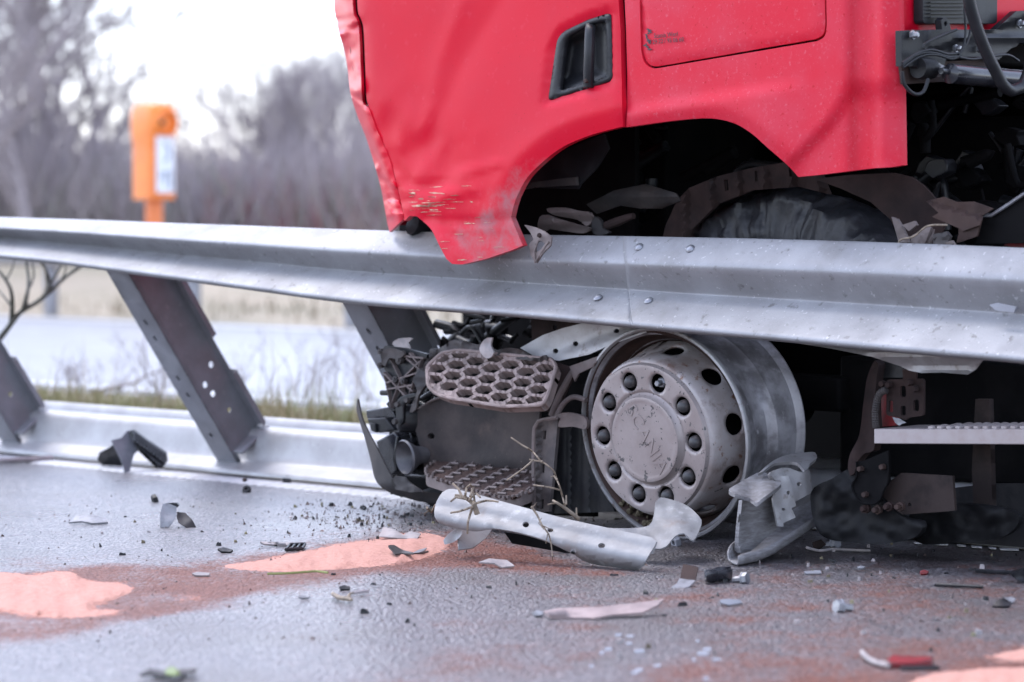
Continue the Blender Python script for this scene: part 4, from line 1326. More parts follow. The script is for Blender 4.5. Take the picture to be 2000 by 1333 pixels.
def honey(name, outline, pl, depth, m, parent, cell, row, wall, skew, ox, oy, serr=True, squash=1.0):
    """open honeycomb clipped to an outline: every cell wall is a real bar"""
    xs = [p[0] for p in outline]; ys = [p[1] for p in outline]
    holes = []
    for j in range(-9, 10):
        for i in range(-9, 10):
            cx = ox + i * cell + (j + (i % 2) * .5) * skew[0]
            cy = oy + (j + (i % 2) * .5) * row + i * skew[1]
            hx = cell * .667 - wall * 1.1; hy = row * .5 - wall * .62
            q = [(cx - hx, cy - hx * skew[1] / cell), (cx - hx * .5 - hy * skew[0] / row, cy - hy - hx * .5 * skew[1] / cell), (cx + hx * .5 - hy * skew[0] / row, cy - hy + hx * .5 * skew[1] / cell),
                 (cx + hx, cy + hx * skew[1] / cell), (cx + hx * .5 + hy * skew[0] / row, cy + hy + hx * .5 * skew[1] / cell), (cx - hx * .5 + hy * skew[0] / row, cy + hy - hx * .5 * skew[1] / cell)]
            Q = np.array(q)
            if inpoly(Q[:, 0], Q[:, 1], outline).all() and pdist(Q[:, 0], Q[:, 1], outline, True).min() > wall * .8:
                holes.append(q)
            else:
                fine = np.array(rs(q, 2.0))
                ok = inpoly(fine[:, 0], fine[:, 1], outline) & (pdist(fine[:, 0], fine[:, 1], outline, True) > wall * .8)
                if ok.sum() >= len(fine) * .4: holes.append([tuple(v) for v in fine[ok]])
    o_ = sheet(name, outline, pl, m, parent, depth, 7, holes=holes, sharp=30,
               bulge=(lambda x, y: .0025 * np.sign(np.sin(x * .55)) * serr + .003 * nz2(x, y, .02, 4)))
    return o_


honey('step_tread', tread_o, PTR, .030, TREADM, truck, 34.0, 21.0, 4.2, (-7.0, 3.4), 952, 741)
# rim around the tread
ro = [on(x, y, PTR) for x, y in rs(tread_o, 6)]
MB().tube(ro + [ro[0]], .006, 6, False).build('tread_edge', TREADM, truck, 60)
# torn skin above the tread
crump('torn_skin', cr([(838, 690), (842, 680), (852, 682), (866, 676), (880, 666), (894, 664), (910, 668), (932, 674), (944, 668), (950, 660), (958, 662), (956, 676), (968, 684), (992, 680), (1016, 684), (1034, 696), (1050, 700), (1064, 694), (1068, 706), (1040, 706), (990, 698), (940, 690), (894, 682), (862, 690), (840, 704)], 5, True), PT(.09), BLKD, truck, .02, .05, 3, .008, 6)
crump('torn_skin', cr([(936, 684), (942, 668), (952, 660), (961, 660), (958, 674), (964, 690), (956, 700), (946, 698)], 5, True), PT(.13), CHIPG, truck, .006, .06, 6, .006, 5)
# panel between the treads
bp = sheet('step_back_panel', [(804, 812), (830, 792), (862, 776), (900, 786), (984, 798), (1054, 800), (1050, 880), (1044, 985), (940, 985), (833, 940), (822, 880), (814, 850)], PT(.03), mat('sooty_step_panel', (.022, .019, .020), .5, c2=(.055, .044, .042), spec=.2, ns=7, lo=.35, hi=.7, bump=.0006, bs=90, layers=(((.17, .13, .12), 110, .66, .78), ((.09, .065, .058), 9, .56, .85))), truck, .01, 12,
           bulge=lambda x, y: .03 * sstep(880, 800, x) + .006 * nz2(x, y, .012, 2) - .02 * sstep(0, 60, y - 900), holes=(circ(842, 852, 7, 6, 10),))
MB().tube([on(x, y, PT(.045)) for x, y in cr([(806, 808), (826, 794), (846, 782), (866, 776)], 5)], .004, 6).build('panel_seam', DUSTP, truck)
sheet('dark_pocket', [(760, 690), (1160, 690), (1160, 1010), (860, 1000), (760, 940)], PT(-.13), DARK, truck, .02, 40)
# lower tread seen from above
pa, pb, pc_ = on(832, 926, PT(.14)), on(1042, 950, PT(.14)), on(912, 895, PT(-.02))
PLT = P3(pa, pb, pc_)
low_o = rnd([(831, 917), (845, 905), (866, 897), (912, 894), (960, 903), (1042, 925), (1044, 958), (1015, 970), (984, 974), (936, 962), (880, 945), (833, 930)], 8)
lt = sheet('step_tread', low_o, PLT, RUST, truck, .006, 6, sharp=60,
           bulge=lambda x, y: .006 * (np.maximum(np.cos((x - (y - 900) * .5) * .27) * np.cos((y - 895 - x * .12) * .50), -.1)) + .002 * nz2(x, y, .1, 1))
lo3 = [on(x, y, PLT) for x, y in rs(low_o, 5)]
sk = MB(); k = len(lo3)
sk.add(lo3 + [p - ZUP * .03 for p in lo3], [(i, (i + 1) % k, (i + 1) % k + k, i + k) for i in range(k)]).build('tread_skirt', DUSTP, truck, 60)
tooth = MB()
for i in range(0, k):
    if lo3[i].y < T(0, .02, 0).y + 9 and i % 2 == 0:
        tooth.box(lo3[i] + ZUP * .003, (.004, .004, .004), (r, n, ZUP))
tooth.build('tread_teeth', DUSTP, lt)['kind'] = 'stuff'
# honeycomb ribs on the lower tread
rb = MB()
for j in range(-6, 8):
    for i in range(-8, 9):
        cx = 940 + i * 33 + (j % 2) * 16.5 + j * 2.0; cy = 930 + j * 9.6 + i * 4.2 + (j % 2) * 2.1
        hexp = [(cx - 15, cy), (cx - 8, cy - 5.5), (cx + 8, cy - 4.5)]
        for (p0, p1) in zip(hexp[:-1], hexp[1:]):
            mm = np.array([p0, p1])
            if inpoly(mm[:, 0], mm[:, 1], low_o).all():
                rb.tube([on(p0[0], p0[1], PLT) + ZUP * .005, on(p1[0], p1[1], PLT) + ZUP * .005], .0045, 5)
rb.build('tread_ribs', DUSTP, lt)['kind'] = 'stuff'
# slotted upright beside the wheel
upo = [(1043, 832), (1052, 822), (1090, 819), (1086, 860), (1080, 930), (1072, 1000), (1045, 1000), (1042, 900)]
sheet('slotted_upright', upo, PT(.05), mat('dusty_grey_plastic', (.075, .065, .064), .65, c2=(.12, .10, .095), ns=14, spec=.3), truck, .012, 9, holes=([(1060, 842), (1067, 841), (1066, 858), (1060, 859)], [(1057, 907), (1064, 906), (1063, 924), (1056, 925)], [(1055, 976), (1062, 975), (1061, 994), (1054, 995)]),
      bulge=lambda x, y: .014 * sstep(1056, 1050, x) + .003 * nz2(x, y, .03, 9))
MB().tube([on(x, y, PT(.075)) for x, y in cr([(1043, 1000), (1042, 900), (1044, 836), (1052, 823), (1088, 816)], 8)], .006, 6).build('upright_edge', DUSTP, truck)
sheet('liner_ribs', [(1078, 830), (1150, 826), (1170, 900), (1200, 1000), (1072, 1004)], PT(-.06), BLK, truck, .01, 9, bulge=lambda x, y: .012 * np.abs(np.sin(x * .09)))
sheet('mud_guard_edge', cr([(1094, 818), (1086, 812), (1108, 806), (1142, 816), (1144, 838), (1120, 834), (1090, 834)], 6, True), PT(.06), DUSTP, truck, .012, 7)
MB().tube([on(x, y, PT(.04)) for x, y in cr([(1086, 818), (1100, 790), (1120, 776), (1145, 782)], 5)], .008, 8).build('mud_guard_edge', DUSTP, truck)
MB().tube([on(x, y, PT(.02)) for x, y in cr([(1078, 812), (1095, 770), (1116, 732), (1122, 726)], 6)], [.012] * 9 if False else .011, 10).build('stay_rod', DUSTP, truck)
crump('torn_bracket', [(1112, 716), (1140, 706), (1168, 696), (1176, 690), (1160, 716), (1130, 730), (1122, 746), (1116, 728)], PT(.04), DUSTP, truck, .01, .04, 4, .006, 6)
crump('torn_skin', [(1080, 705), (1115, 718), (1118, 740), (1090, 800), (1062, 806), (1070, 770), (1088, 720)], PT(.02), MUD, truck, .008, .03, 12, .006, 9)
sheet('inner_plate', [(1036, 612), (1130, 618), (1200, 630), (1120, 645), (1050, 672), (1040, 680)], PT(-.10), MUD, truck, .006, 12, holes=(circ(1084, 640, 4, 5),))

# ribbed lamp carrier with its screws
car = sheet('lamp_carrier', [(741, 688), (752, 676), (790, 680), (834, 692), (832, 716), (820, 748), (812, 768), (785, 776), (768, 800), (764, 770), (757, 733), (748, 716)], PT(.06), BLK, truck, .012, 8, bulge=lambda x, y: .003 * nz2(x, y, .05, 2))
for (x0, y0, x1, y1) in ((760, 748, 822, 728), (756, 728, 800, 776), (768, 700, 790, 745), (790, 742, 826, 706), (788, 742, 772, 786), (788, 744, 812, 764), (745, 690, 834, 700), (800, 700, 826, 722), (757, 735, 770, 796), (830, 700, 806, 768), (764, 760, 812, 752), (806, 690, 824, 712), (790, 742, 792, 772)):
    MB().prism([on(x0, y0 - 1.6, PT(.062)), on(x1, y1 - 1.6, PT(.062)), on(x1, y1 + 1.6, PT(.062)), on(x0, y0 + 1.6, PT(.062))], n * .016).build('rib', DUSTP, car)
for (x, y, rr) in ((744, 687, .009), (743, 714, .009), (773, 741, .010), (788, 745, .009), (821, 728, .011), (780, 704, .012), (785, 691, .008)):
    MB().lathe(on(x, y, PT(.078)), n, [(0, .010), (rr * .45, .010), (rr * .45, .006), (rr, .006), (rr, -.01)], 12).build('screw', BLKD, car)
crump('carrier_flap', cr([(748, 684), (770, 682), (790, 692), (775, 702), (760, 700), (752, 716), (745, 712)], 5, True), PT(.09), BLKD, truck, .008, .05, 5, .006, 6)
crump('carrier_flap', cr([(766, 672), (778, 662), (800, 660), (806, 662), (798, 670), (802, 682), (784, 684)], 5, True), PT(.05), CHIPG, truck, .006, .05, 7, .005, 6)
crump('torn_shroud', cr([(836, 700), (838, 740), (818, 772), (812, 800), (800, 806), (806, 786), (814, 762), (806, 740), (822, 722)], 6, True), PT(.10), BLKD, truck, .02, .03, 9, .008, 7)
sheet('curved_stay', cr([(776, 830), (772, 800), (776, 782), (790, 772), (812, 768), (814, 775), (796, 782), (788, 796), (786, 826)], 5, True), PT(.10), BLK, truck, .012, 6, bevel=.003)
for (x, y) in ((798, 782), (779, 790), (774, 824)):
    MB().lathe(on(x, y, PT(.11)), n, [(0, .012), (.008, .012), (.009, 0)], 8).build('screw', BLKD, truck)
MB().lathe(on(795, 818, PT(.06)), (n * .6 + r * .4).normalized(), [(0, .03), (.02, .03), (.026, .02), (.03, -.02), (.02, -.05)], 18, fn=lambda a, rr, x: (rr * (1 + .5 * abs(math.cos(a))), x)).build('lamp_housing', BLK, truck, 60)
# horn bell
ha = (n * .93 - ZUP * .08 + r * .2).normalized()
hc_ = on(792, 894, PT(.11))
horn = MB().lathe(hc_, ha, [(.050, .006), (.0525, .003), (.0495, -.003), (.040, -.016), (.028, -.032), (.018, -.055), (.0, -.058)], 32)
horn.lathe(hc_, ha, [(.051, .006), (.0545, .001), (.050, -.008), (.041, -.022), (.030, -.038), (.020, -.09)], 32)
horn.build('horn', mat('dusty_horn', (.06, .058, .065), .45, c2=(.10, .095, .10), ns=12), truck, 60)
# black boxes behind the bumper shell
MB().prism([on(x, y, PT(.02)) for x, y in ((714, 802), (765, 794), (772, 818), (752, 816), (716, 818))], -n * .1).build('bumper_insert', BLKG, truck, bevel=.004)
MB().prism([on(x, y, PT(.05)) for x, y in ((716, 818), (752, 816), (770, 840), (740, 846), (724, 840))], -n * .06).build('bumper_insert', BLK, truck, bevel=.004)
MB().prism([on(x, y, PT(.07)) for x, y in ((734, 862), (768, 844), (776, 852), (770, 900), (774, 920), (764, 930), (748, 905), (738, 880))], -n * .12).build('lamp_box', BLKG, truck, bevel=.005)
MB().prism([on(x, y, PT(.06)) for x, y in ((720, 826), (732, 828), (734, 846), (724, 842))], -n * .05).build('clip', BLK, truck, bevel=.003)
# curved bumper shell
shell_o = cr([(698, 779), (702, 795), (708, 820), (722, 850), (738, 880), (752, 908), (768, 938), (772, 940), (790, 936), (806, 948), (822, 958), (832, 962), (862, 966), (858, 983), (820, 980), (790, 972), (768, 966), (745, 952), (732, 935), (724, 900), (714, 862), (704, 830), (696, 800)], 6, True)
sheet('bumper_shell', shell_o, PT(.14), BLKD, truck, .006, 8, bulge=lambda x, y: -.0009 * np.clip(735 - x, 0, 60) - .05 * sstep(945, 985, y) * sstep(730, 760, x) + .02 * sstep(720, 770, x), sharp=70)
crump('bumper_flap', [(764, 938), (772, 930), (790, 932), (800, 944), (820, 956), (826, 962), (800, 962), (772, 956)], PT(.165), BLKD, truck, .008, .04, 3, .005, 6)
MB().tube([on(x, y, PT(.06)) for x, y in cr([(830, 966), (850, 960), (880, 966), (940, 982), (1040, 996)], 8)], .014, 10).build('lower_tube', BLK, truck)
rng = random.Random(31)
for k in range(26):
    x = rng.uniform(775, 840); y = rng.uniform(770, 940); t = rng.uniform(-.08, .05)
    p = [(x, y), (x + rng.uniform(-25, 25), y + rng.uniform(-25, 25)), (x + rng.uniform(-40, 40), y + rng.uniform(-40, 40))]
    MB().tube([on(a, b, PT(t)) for a, b in cr(p, 6)], rng.uniform(.003, .010), 7).build('hose', rng.choice((BLK, BLKD, BLKG, DARK)), truck, 60)
for k in range(14):
    x = rng.uniform(750, 835); y = rng.uniform(780, 940); t = rng.uniform(-.08, .04)
    q = [(x + rng.uniform(6, 18) * math.cos(a), y + rng.uniform(6, 18) * math.sin(a)) for a in np.linspace(0, 6.28, 7)[:-1]]
    sheet('casting', q, PT(t), rng.choice((BLK, BLKG, DARK)), truck, .03, 12, bevel=.003)

# ---------------------------------------------------------------- side step, hangers and brackets behind the wheel
sp = MB().prism([on(1707, 838, PT(.02)), on(2700, 840, PT(.02)), on(2700, 872, PT(.02)), on(1707, 867, PT(.02))], -n * .004)
q0, q1 = on(1707, 838, PT(.02)), on(2700, 838, PT(.02))
sp.prism([q0, q1, q1 - n * .20, q0 - n * .20], -ZUP * .004)
step = sp.build('side_step', ALU, truck, bevel=.003)
rng = random.Random(2)
st = MB()
d_ = (q1 - q0); Ls = d_.length; d_ = d_.normalized()
for i in range(int(Ls / .028)):
    for j in range(6):
        p = q0 + d_ * (.17 + i * .028 + (j % 2) * .014) - n * (.02 + j * .03)
        st.lathe(p, ZUP, [(.010, .0), (.0095, .006), (.006, .0075), (.0, .006)], 8)
st.build('anti_slip_studs', ALU, step)['kind'] = 'stuff'
hang = sheet('step_hanger', cr([(1709, 704), (1700, 720), (1692, 745), (1686, 790), (1678, 850), (1660, 888), (1656, 915), (1660, 930), (1668, 926), (1676, 900), (1690, 885), (1706, 880), (1710, 840), (1708, 790), (1712, 740), (1716, 712)], 8, True), PT(.0), MUD, truck, .03, 9, bulge=lambda x, y: -.015 * sstep(1680, 1700, x + (y - 800) * .12))
sheet('hanger_plate', [(1672, 902), (1688, 900), (1735, 880), (1736, 940), (1726, 955), (1716, 980), (1700, 985), (1682, 982), (1666, 955), (1664, 945), (1673, 932)], PT(.02), DARK, truck, .01, 9, bulge=lambda x, y: .006 * np.exp(-pdist(x, y, [(1672, 902), (1673, 932), (1664, 950), (1682, 982), (1700, 985), (1716, 980), (1736, 940)]) / 4.))
MB().tube([on(x, y, PT(.027)) for x, y in cr([(1673, 902), (1673, 930), (1664, 948), (1670, 966), (1682, 982), (1702, 985), (1717, 979), (1727, 955), (1734, 940), (1735, 900)], 6)], .003, 6).build('hanger_rim', DARK, truck)
for (x, y, m_) in ((1684, 916, RUST), (1693, 966, RUST), (1727, 912, RUST), (1690, 994, MUD), (1713, 996, RUST), (1735, 990, MUD), (1757, 990, RUST)):
    MB().lathe(on(x, y, PT(.02)), n, [(0, .016), (.007, .016), (.008, .013), (.008, 0), (.013, 0), (.013, -.01)], 6).build('bolt', m_, truck)
pl_o = rnd([(1731, 742), (1804, 740), (1804, 812), (1775, 816), (1768, 822), (1758, 816), (1731, 812)], 6)
sheet('slot_plate', pl_o, PT(-.02), MUD, truck, .008, 8, holes=(rnd([(1758, 754), (1769, 754), (1770, 776), (1758, 776)], 5), rnd([(1732 + 4, 783), (1744, 783), (1744, 806), (1735, 806)], 5), rnd([(1784, 781), (1795, 781), (1795, 804), (1784, 804)], 5), rnd([(1759, 793), (1769, 793), (1769, 812), (1759, 812)], 4)), bevel=.0015)
sheet('slot_plate_neck', [(1762, 722), (1790, 724), (1788, 742), (1764, 742)], PT(-.02), MUD, truck, .008, 10)
for (x, y) in ((1727, 750), (1739, 752), (1779, 747), (1790, 760)):
    MB().lathe(on(x, y, PT(-.015)), n, [(0, .016), (.008, .016), (.009, .013), (.009, 0)], 6).build('bolt', MUD, truck)
sheet('red_side_lamp', [(1720, 775), (1728, 762), (1752, 770), (1748, 832), (1718, 834)], PT(-.06), REDP, truck, .02, 9, bevel=.003)
ch = cr([(1732, 762), (1718, 770), (1710, 800), (1711, 836)], 2.2)
MB().tube([on(x, y, PT(-.0)) for x, y in ch], [.0085 + .002 * (i % 2) for i in range(len(ch))], 10).build('corrugated_hose', BLKD, truck, 20)
crump('white_tag', [(1743, 815), (1757, 818), (1766, 824), (1770, 826), (1762, 828), (1756, 832), (1748, 826)], PT(.0), CHIPW, truck, .008, .06, 2, .001, 4)
sheet('black_cover', [(1712, 705), (1770, 706), (1768, 738), (1722, 738)], PT(-.05), BLK, truck, .03, 10, bevel=.004)
slab('red_cross_member', 1870, 2700, .545, .60, -.12, REDP, .10)
sheet('tank_skirt', [(1680, 988), (1684, 1013), (1760, 1006), (1865, 998), (1860, 930), (1760, 924), (1738, 940)], PT(-.03), SOOTB, truck, .01, 12, bulge=lambda x, y: .01 * np.abs(np.sin((x - 1690) * .03)), holes=(circ(1777, 986, 4, 4, 8),))
sheet('hanging_bracket', [(1905, 780), (1932, 780), (1938, 990), (1902, 996), (1898, 920)], PT(-.18), SOOTB, truck, .02, 14)

# ================================================================ debris on the road
def zpl(px, py, z=0.0): return PZ(z)


# torn length of rail lying in front of the wheel
torn = thing('torn_rail_piece', 'torn pale galvanised rail piece with punched holes lying in front of the wheel hub', 'rail piece', G(1060, 1075))
A0, A1 = D(850, 1000, 7.55), D(1260, 1085, 7.25)
PR = P3(A0, A1, D(1050, 1000, 7.46))
tor_o = cr([(849, 992), (858, 970), (872, 957), (900, 958), (1000, 985), (1100, 1012), (1200, 1034), (1272, 1050), (1282, 1058), (1270, 1080), (1245, 1112), (1200, 1106), (1150, 1098), (1110, 1076), (1060, 1054), (1010, 1040), (960, 1032), (930, 1036), (890, 1030), (853, 1016)], 8, True)


def tor_b(x, y):
    mid = 990 + (x - 850) * .205
    v = (y - mid) / 34.
    return .024 * (1 - np.clip(v, 0, 1.4) ** 3) - .006 * np.exp(-((v + .1) / .25) ** 2) + .004 * nz2(x, y, .014, 3) + .0012 * nz2(x, y, .05, 8)


main_p = sheet('rail_sheet', tor_o, PR, TORNM, torn, .005, 8, bulge=tor_b, holes=(circ(1027, 1025, 6.5, 5.5, 12), circ(1175, 1066, 7, 5, 12), circ(1075, 1036, 6, 4, 10)), sharp=50)
PR2 = P3(D(1190, 1040, 7.45), D(1360, 1040, 7.40), D(1290, 990, 7.55))
crump('torn_end', cr([(1180, 1034), (1230, 1032), (1268, 1026), (1278, 1000), (1280, 980), (1290, 972), (1318, 978), (1345, 990), (1366, 1010), (1370, 1024), (1354, 1056), (1336, 1042), (1318, 1048), (1300, 1068), (1280, 1072), (1262, 1060)], 7, True), PR2, TORNM, torn, .012, .016, 4, .004, 7)
sheet('torn_underside', [(893, 1030), (965, 1028), (950, 1050), (925, 1070), (896, 1074)], P3(D(893, 1074, 7.48), D(960, 1030, 7.62), D(893, 1030, 7.56)), GALVD, torn, .004, 9)
sheet('torn_underside', [(985, 1040), (1130, 1060), (1140, 1088), (1080, 1076), (1000, 1062)], PY(7.62), DARK, torn, .004, 12)
sheet('torn_underside', [(1272, 1052), (1284, 1060), (1276, 1082), (1262, 1084)], PY(7.3), GALVD, torn, .004, 6)
crump('torn_tongue', cr([(866, 1056), (880, 1040), (900, 1032), (902, 1044), (888, 1058), (868, 1064)], 5, True), PY(7.5), GALV, torn, .01, .04, 3, .003, 6)

# bent end of a post with its bracket, right of the wheel
bent_p = thing('bent_post_end', 'scraped grey bent post end with bracket standing against the wheel rim', 'post piece', G(1490, 1100))


def zz(x, y): return (1380 + x / 4.938, 860 + y / 4.937)


def zl(pts): return [zz(*p) for p in pts]


STREAK = mat('scraped_streaky_steel', (.235, .23, .238), .55, .2, c2=(.145, .135, .135), ns=30, lo=.3, hi=.7, bump=.001, bs=50, stretch=(1, 1, 5), layers=(((.1, .08, .075), 18, .6, .8),))
YB = 7.45
PC = P3(D(*zz(340, 600), YB), D(*zz(680, 850), YB + .10), D(*zz(310, 1080), YB - .02))
sheet('web', zl([(345, 580), (470, 600), (540, 560), (630, 540), (685, 850), (420, 1075), (330, 1090), (302, 1060), (315, 850)]), PC, STREAK, bent_p, .012, 8, bulge=lambda x, y: .012 * np.exp(-np.abs(x - 1446) / 4.) + .003 * nz2(x, y, .04, 1), bevel=.003)
PF = P3(D(*zz(215, 480), YB - .05), D(*zz(700, 390), YB + .06), D(*zz(560, 310), YB + .16))
sheet('flange', cr(zl([(215, 485), (300, 420), (520, 305), (610, 340), (715, 395), (690, 450), (540, 560), (480, 605), (420, 560), (350, 540)]), 6, True), PF, STREAK, bent_p, .010, 7, bulge=lambda x, y: .010 * np.sin((x - 1420) * .10) * sstep(920, 980, y) + .003 * nz2(x, y, .06, 2), sharp=60)
PCAP = P3(D(*zz(530, 300), YB + .1), D(*zz(1050, 180), YB + .3), D(*zz(750, 140), YB + .3))
sheet('cap_strip', cr(zl([(500, 320), (620, 215), (750, 150), (900, 125), (1045, 118), (1060, 180), (1000, 225), (975, 280), (945, 295), (905, 245), (850, 212), (700, 215), (630, 235), (540, 305)]), 6, True), PCAP, GALVD, bent_p, .008, 7, bulge=lambda x, y: .008 * nz2(x, y, .04, 4), sharp=60)
PBR = P3(D(*zz(640, 600), YB + .06), D(*zz(1000, 500), YB + .16), D(*zz(750, 290), YB + .12))
sheet('bracket_plate', cr(zl([(600, 335), (700, 275), (790, 268), (880, 300), (945, 310), (990, 285), (1015, 490), (960, 535), (900, 570), (860, 590), (800, 560), (720, 450)]), 6, True), PBR, GALVD, bent_p, .006, 7, holes=(circ(*zz(893, 424), 4.5, 4.5, 10),), bulge=lambda x, y: .012 * sstep(1585, 1573, x) + .006 * nz2(x, y, .05, 7), sharp=60)
PB4 = P3(D(*zz(640, 800), YB + .02), D(*zz(860, 640), YB + .08), D(*zz(720, 350), YB + .07))
sheet('bracket_tab', zl([(625, 345), (790, 345), (815, 420), (865, 635), (820, 655), (860, 745), (740, 800), (745, 835), (690, 830), (650, 640), (640, 560), (700, 430)]), PB4, GALVD, bent_p, .006, 7, holes=(circ(*zz(790, 507), 3.5, 4, 10), circ(*zz(742, 668), 3.5, 3, 8)), bulge=lambda x, y: .004 * nz2(x, y, .06, 5))
# lower channel lying on the road
ch_path = [G(*zz(200, 1190)), G(*zz(400, 1080)), D(*zz(700, 920), 7.62), D(*zz(1000, 760), 7.86), D(*zz(1290, 640), 8.05)]
f0 = [G(*zz(310, 1225)), G(*zz(560, 1195)), D(*zz(800, 1030), 7.46), D(*zz(1060, 850), 7.72), D(*zz(1300, 690), 7.98)]
vs = []
for a, b in zip(ch_path, f0):
    a = a.copy(); b = b.copy()
    w_ = (b - a)
    vs += [a + ZUP * .05, a + ZUP * .012 + w_ * .05, a + w_ * .25 + ZUP * .006, a + w_ * .75 + ZUP * .006, a + w_ * .95 + ZUP * .004, b + ZUP * .028, b + ZUP * .032 - w_ * .08]
F_ = [(i * 7 + j, (i + 1) * 7 + j, (i + 1) * 7 + j + 1, i * 7 + j + 1) for i in range(4) for j in range(6)]
oc_ = solid2('lower_channel', vs, F_, .005, STREAK, bent_p, 50)
ss_ = oc_.modifiers.new('sub', 'SUBSURF'); ss_.levels = ss_.render_levels = 2
oc_.modifiers.move(1, 0)

# twigs caught on the torn rail
def twig(name, pts, r0, r1, subs, y, label, grp=None):
    rng = random.Random(len(pts) * 7 + int(pts[0][0]))
    pm = [D(a, b, y + rng.uniform(-.02, .02)) for a, b in cr(pts, 10)]
    mb = MB().tube(pm, list(np.linspace(r0, r1, len(pm))), 6)
    for sub in subs:
        ps = [D(a, b, y + rng.uniform(-.03, .02)) for a, b in cr(sub, 10)]
        mb.tube(ps, list(np.linspace(r0 * .45, r1 * .7, len(ps))), 5)
    return tag(mb.build(name, TWIG, None, 60), label, 'twig', grp)


twig('broken_twig', [(932, 1004), (926, 986), (908, 972), (888, 968)], .008, .004, [[(928, 990), (926, 970), (922, 955)], [(908, 974), (912, 952), (920, 946)], [(912, 976), (890, 972), (880, 980)], [(925, 985), (950, 978), (974, 981)], [(904, 974), (896, 956), (884, 945)], [(915, 978), (930, 964), (938, 972)], [(924, 990), (895, 1000), (880, 1002)], [(922, 994), (914, 1020), (913, 1043)], [(918, 970), (925, 952), (917, 947)]], 7.42,
     'stubby brown twig stump caught on the rounded end of the torn rail piece')
twig('broken_twig', [(1038, 990), (1050, 1008), (1058, 1025), (1072, 1044), (1076, 1060), (1080, 1096)], .0035, .0012, [[(1058, 1026), (1075, 1034), (1080, 1038)], [(1070, 1042), (1066, 1062)], [(1040, 992), (1048, 982)], [(1062, 1034), (1052, 1022), (1058, 1012)]], 7.34,
     'thin brown twig hanging down over the holes of the torn rail piece')
twig('broken_twig', [(1130, 1014), (1108, 996), (1090, 984), (1080, 978)], .006, .003, [[(1104, 992), (1096, 960), (1088, 938), (1080, 918), (1058, 902)], [(1060, 902), (1044, 900), (1034, 898)], [(1058, 904), (1040, 882), (1020, 870), (998, 855)], [(1040, 900), (1022, 916), (990, 938)], [(1094, 958), (1072, 952), (1042, 948)], [(1090, 982), (1070, 986)], [(1106, 986), (1106, 968)], [(1126, 1008), (1126, 992)], [(1088, 938), (1082, 930), (1076, 932)]], 7.52,
     'pale branching twig rising from behind the torn rail piece')
twig('broken_twig', [(834, 992), (842, 1002), (850, 986)], .004, .002, [[(838, 998), (828, 1004)]], 7.62, 'small yellow-brown twig crumb at the foot of the bumper shell')


def hexnut(px, py, s, label, m, tilt=0, name='nut'):
    p = G(px, py) + ZUP * s * .55
    q = MB()
    ax = Vector((math.cos(px), math.sin(px), tilt)).normalized()
    q.lathe(p, ax, [(s * .45, s * .5), (s * .9, s * .5), (s, s * .4), (s, -s * .4), (s * .9, -s * .5), (s * .45, -s * .5)], 6, closed=True)
    return tag(q.build(name, m, None, 30), label, name.replace('_', ' '))


def bolt_thing(px, py, s, label, m):
    p = G(px, py) + ZUP * s * .8
    d_ = Vector((math.cos(px * .7), -.5, .15)).normalized()
    q = MB().lathe(p, d_, [(0, s * .5), (s, s * .5), (s, -s * .3), (s * 1.15, -s * .35), (s * 1.15, -s * .5), (s * .5, -s * .5), (s * .5, -s * 2.2), (0, -s * 2.2)], 6)
    return tag(q.build('loose_bolt', m, None, 30), label, 'bolt')


hexnut(302, 981, .016, 'dark hexagon nut lying beside the folded grey shard', BLK, .3)
hexnut(482, 962, .015, 'dark hexagon nut with a rusty stone resting on top of it', BLK, .8)
hexnut(1320, 1066, .017, 'grey nut lying under the torn end of the rail piece', ZINC, .2)
bolt_thing(1455, 1140, .015, 'zinc bolt lying beside the black half pipe', STEELB)
bolt_thing(1638, 1196, .016, 'zinc bolt lying alone on the open pinkish road', STEELB)
bolt_thing(1632, 1070, .015, 'dirty bolt lying across the grey wire', ZINC)
tag(MB().lathe(G(478, 954) + ZUP * .028, ZUP, [(0, .008), (.008, .004), (.009, -.003), (0, -.008)], 6).build('rusty_stone', RUST), 'small rusty stone perched on the dark hexagon nut', 'stone')

tag(MB().tube([G(x, y, .006) for x, y in cr([(1576, 1070), (1600, 1076), (1626, 1073), (1650, 1074), (1700, 1076)], 6)], .004, 6).build('grey_wire', CHIPG), 'grey frayed wire lying under the dirty bolt', 'wire')


def shard(name, outline, z, m, label, cat, lift=0.0, bul=.01, thick=.003, seed=1, tiltx=0.0, group=None):
    """a loose flake resting on the road; tilted about its lower edge by lift metres"""
    xs = [p[0] for p in outline]; ys = [p[1] for p in outline]
    yb = max(ys); yt = min(ys); xm = sum(xs) / len(xs)
    a = G(min(xs), yb, .004); b = G(max(xs), yb, .004 + tiltx)
    c = G(xm, yb, .004)
    # far edge: as high as asked, else flat
    hgt = (yb - yt)
    if lift:
        d_ = D(xm, yt, c.y + lift)
    else:
        d_ = G(xm, yt, .004)
    pl_ = P3(a, b, d_)
    o_ = sheet(name, outline, pl_, m, None, thick, max(4, (max(xs) - min(xs)) / 14), bulge=lambda x, y: bul * (nz2(x, y, .03, seed) + .6) * .6 + .0, sharp=45)
    return tag(o_, label, cat, group)


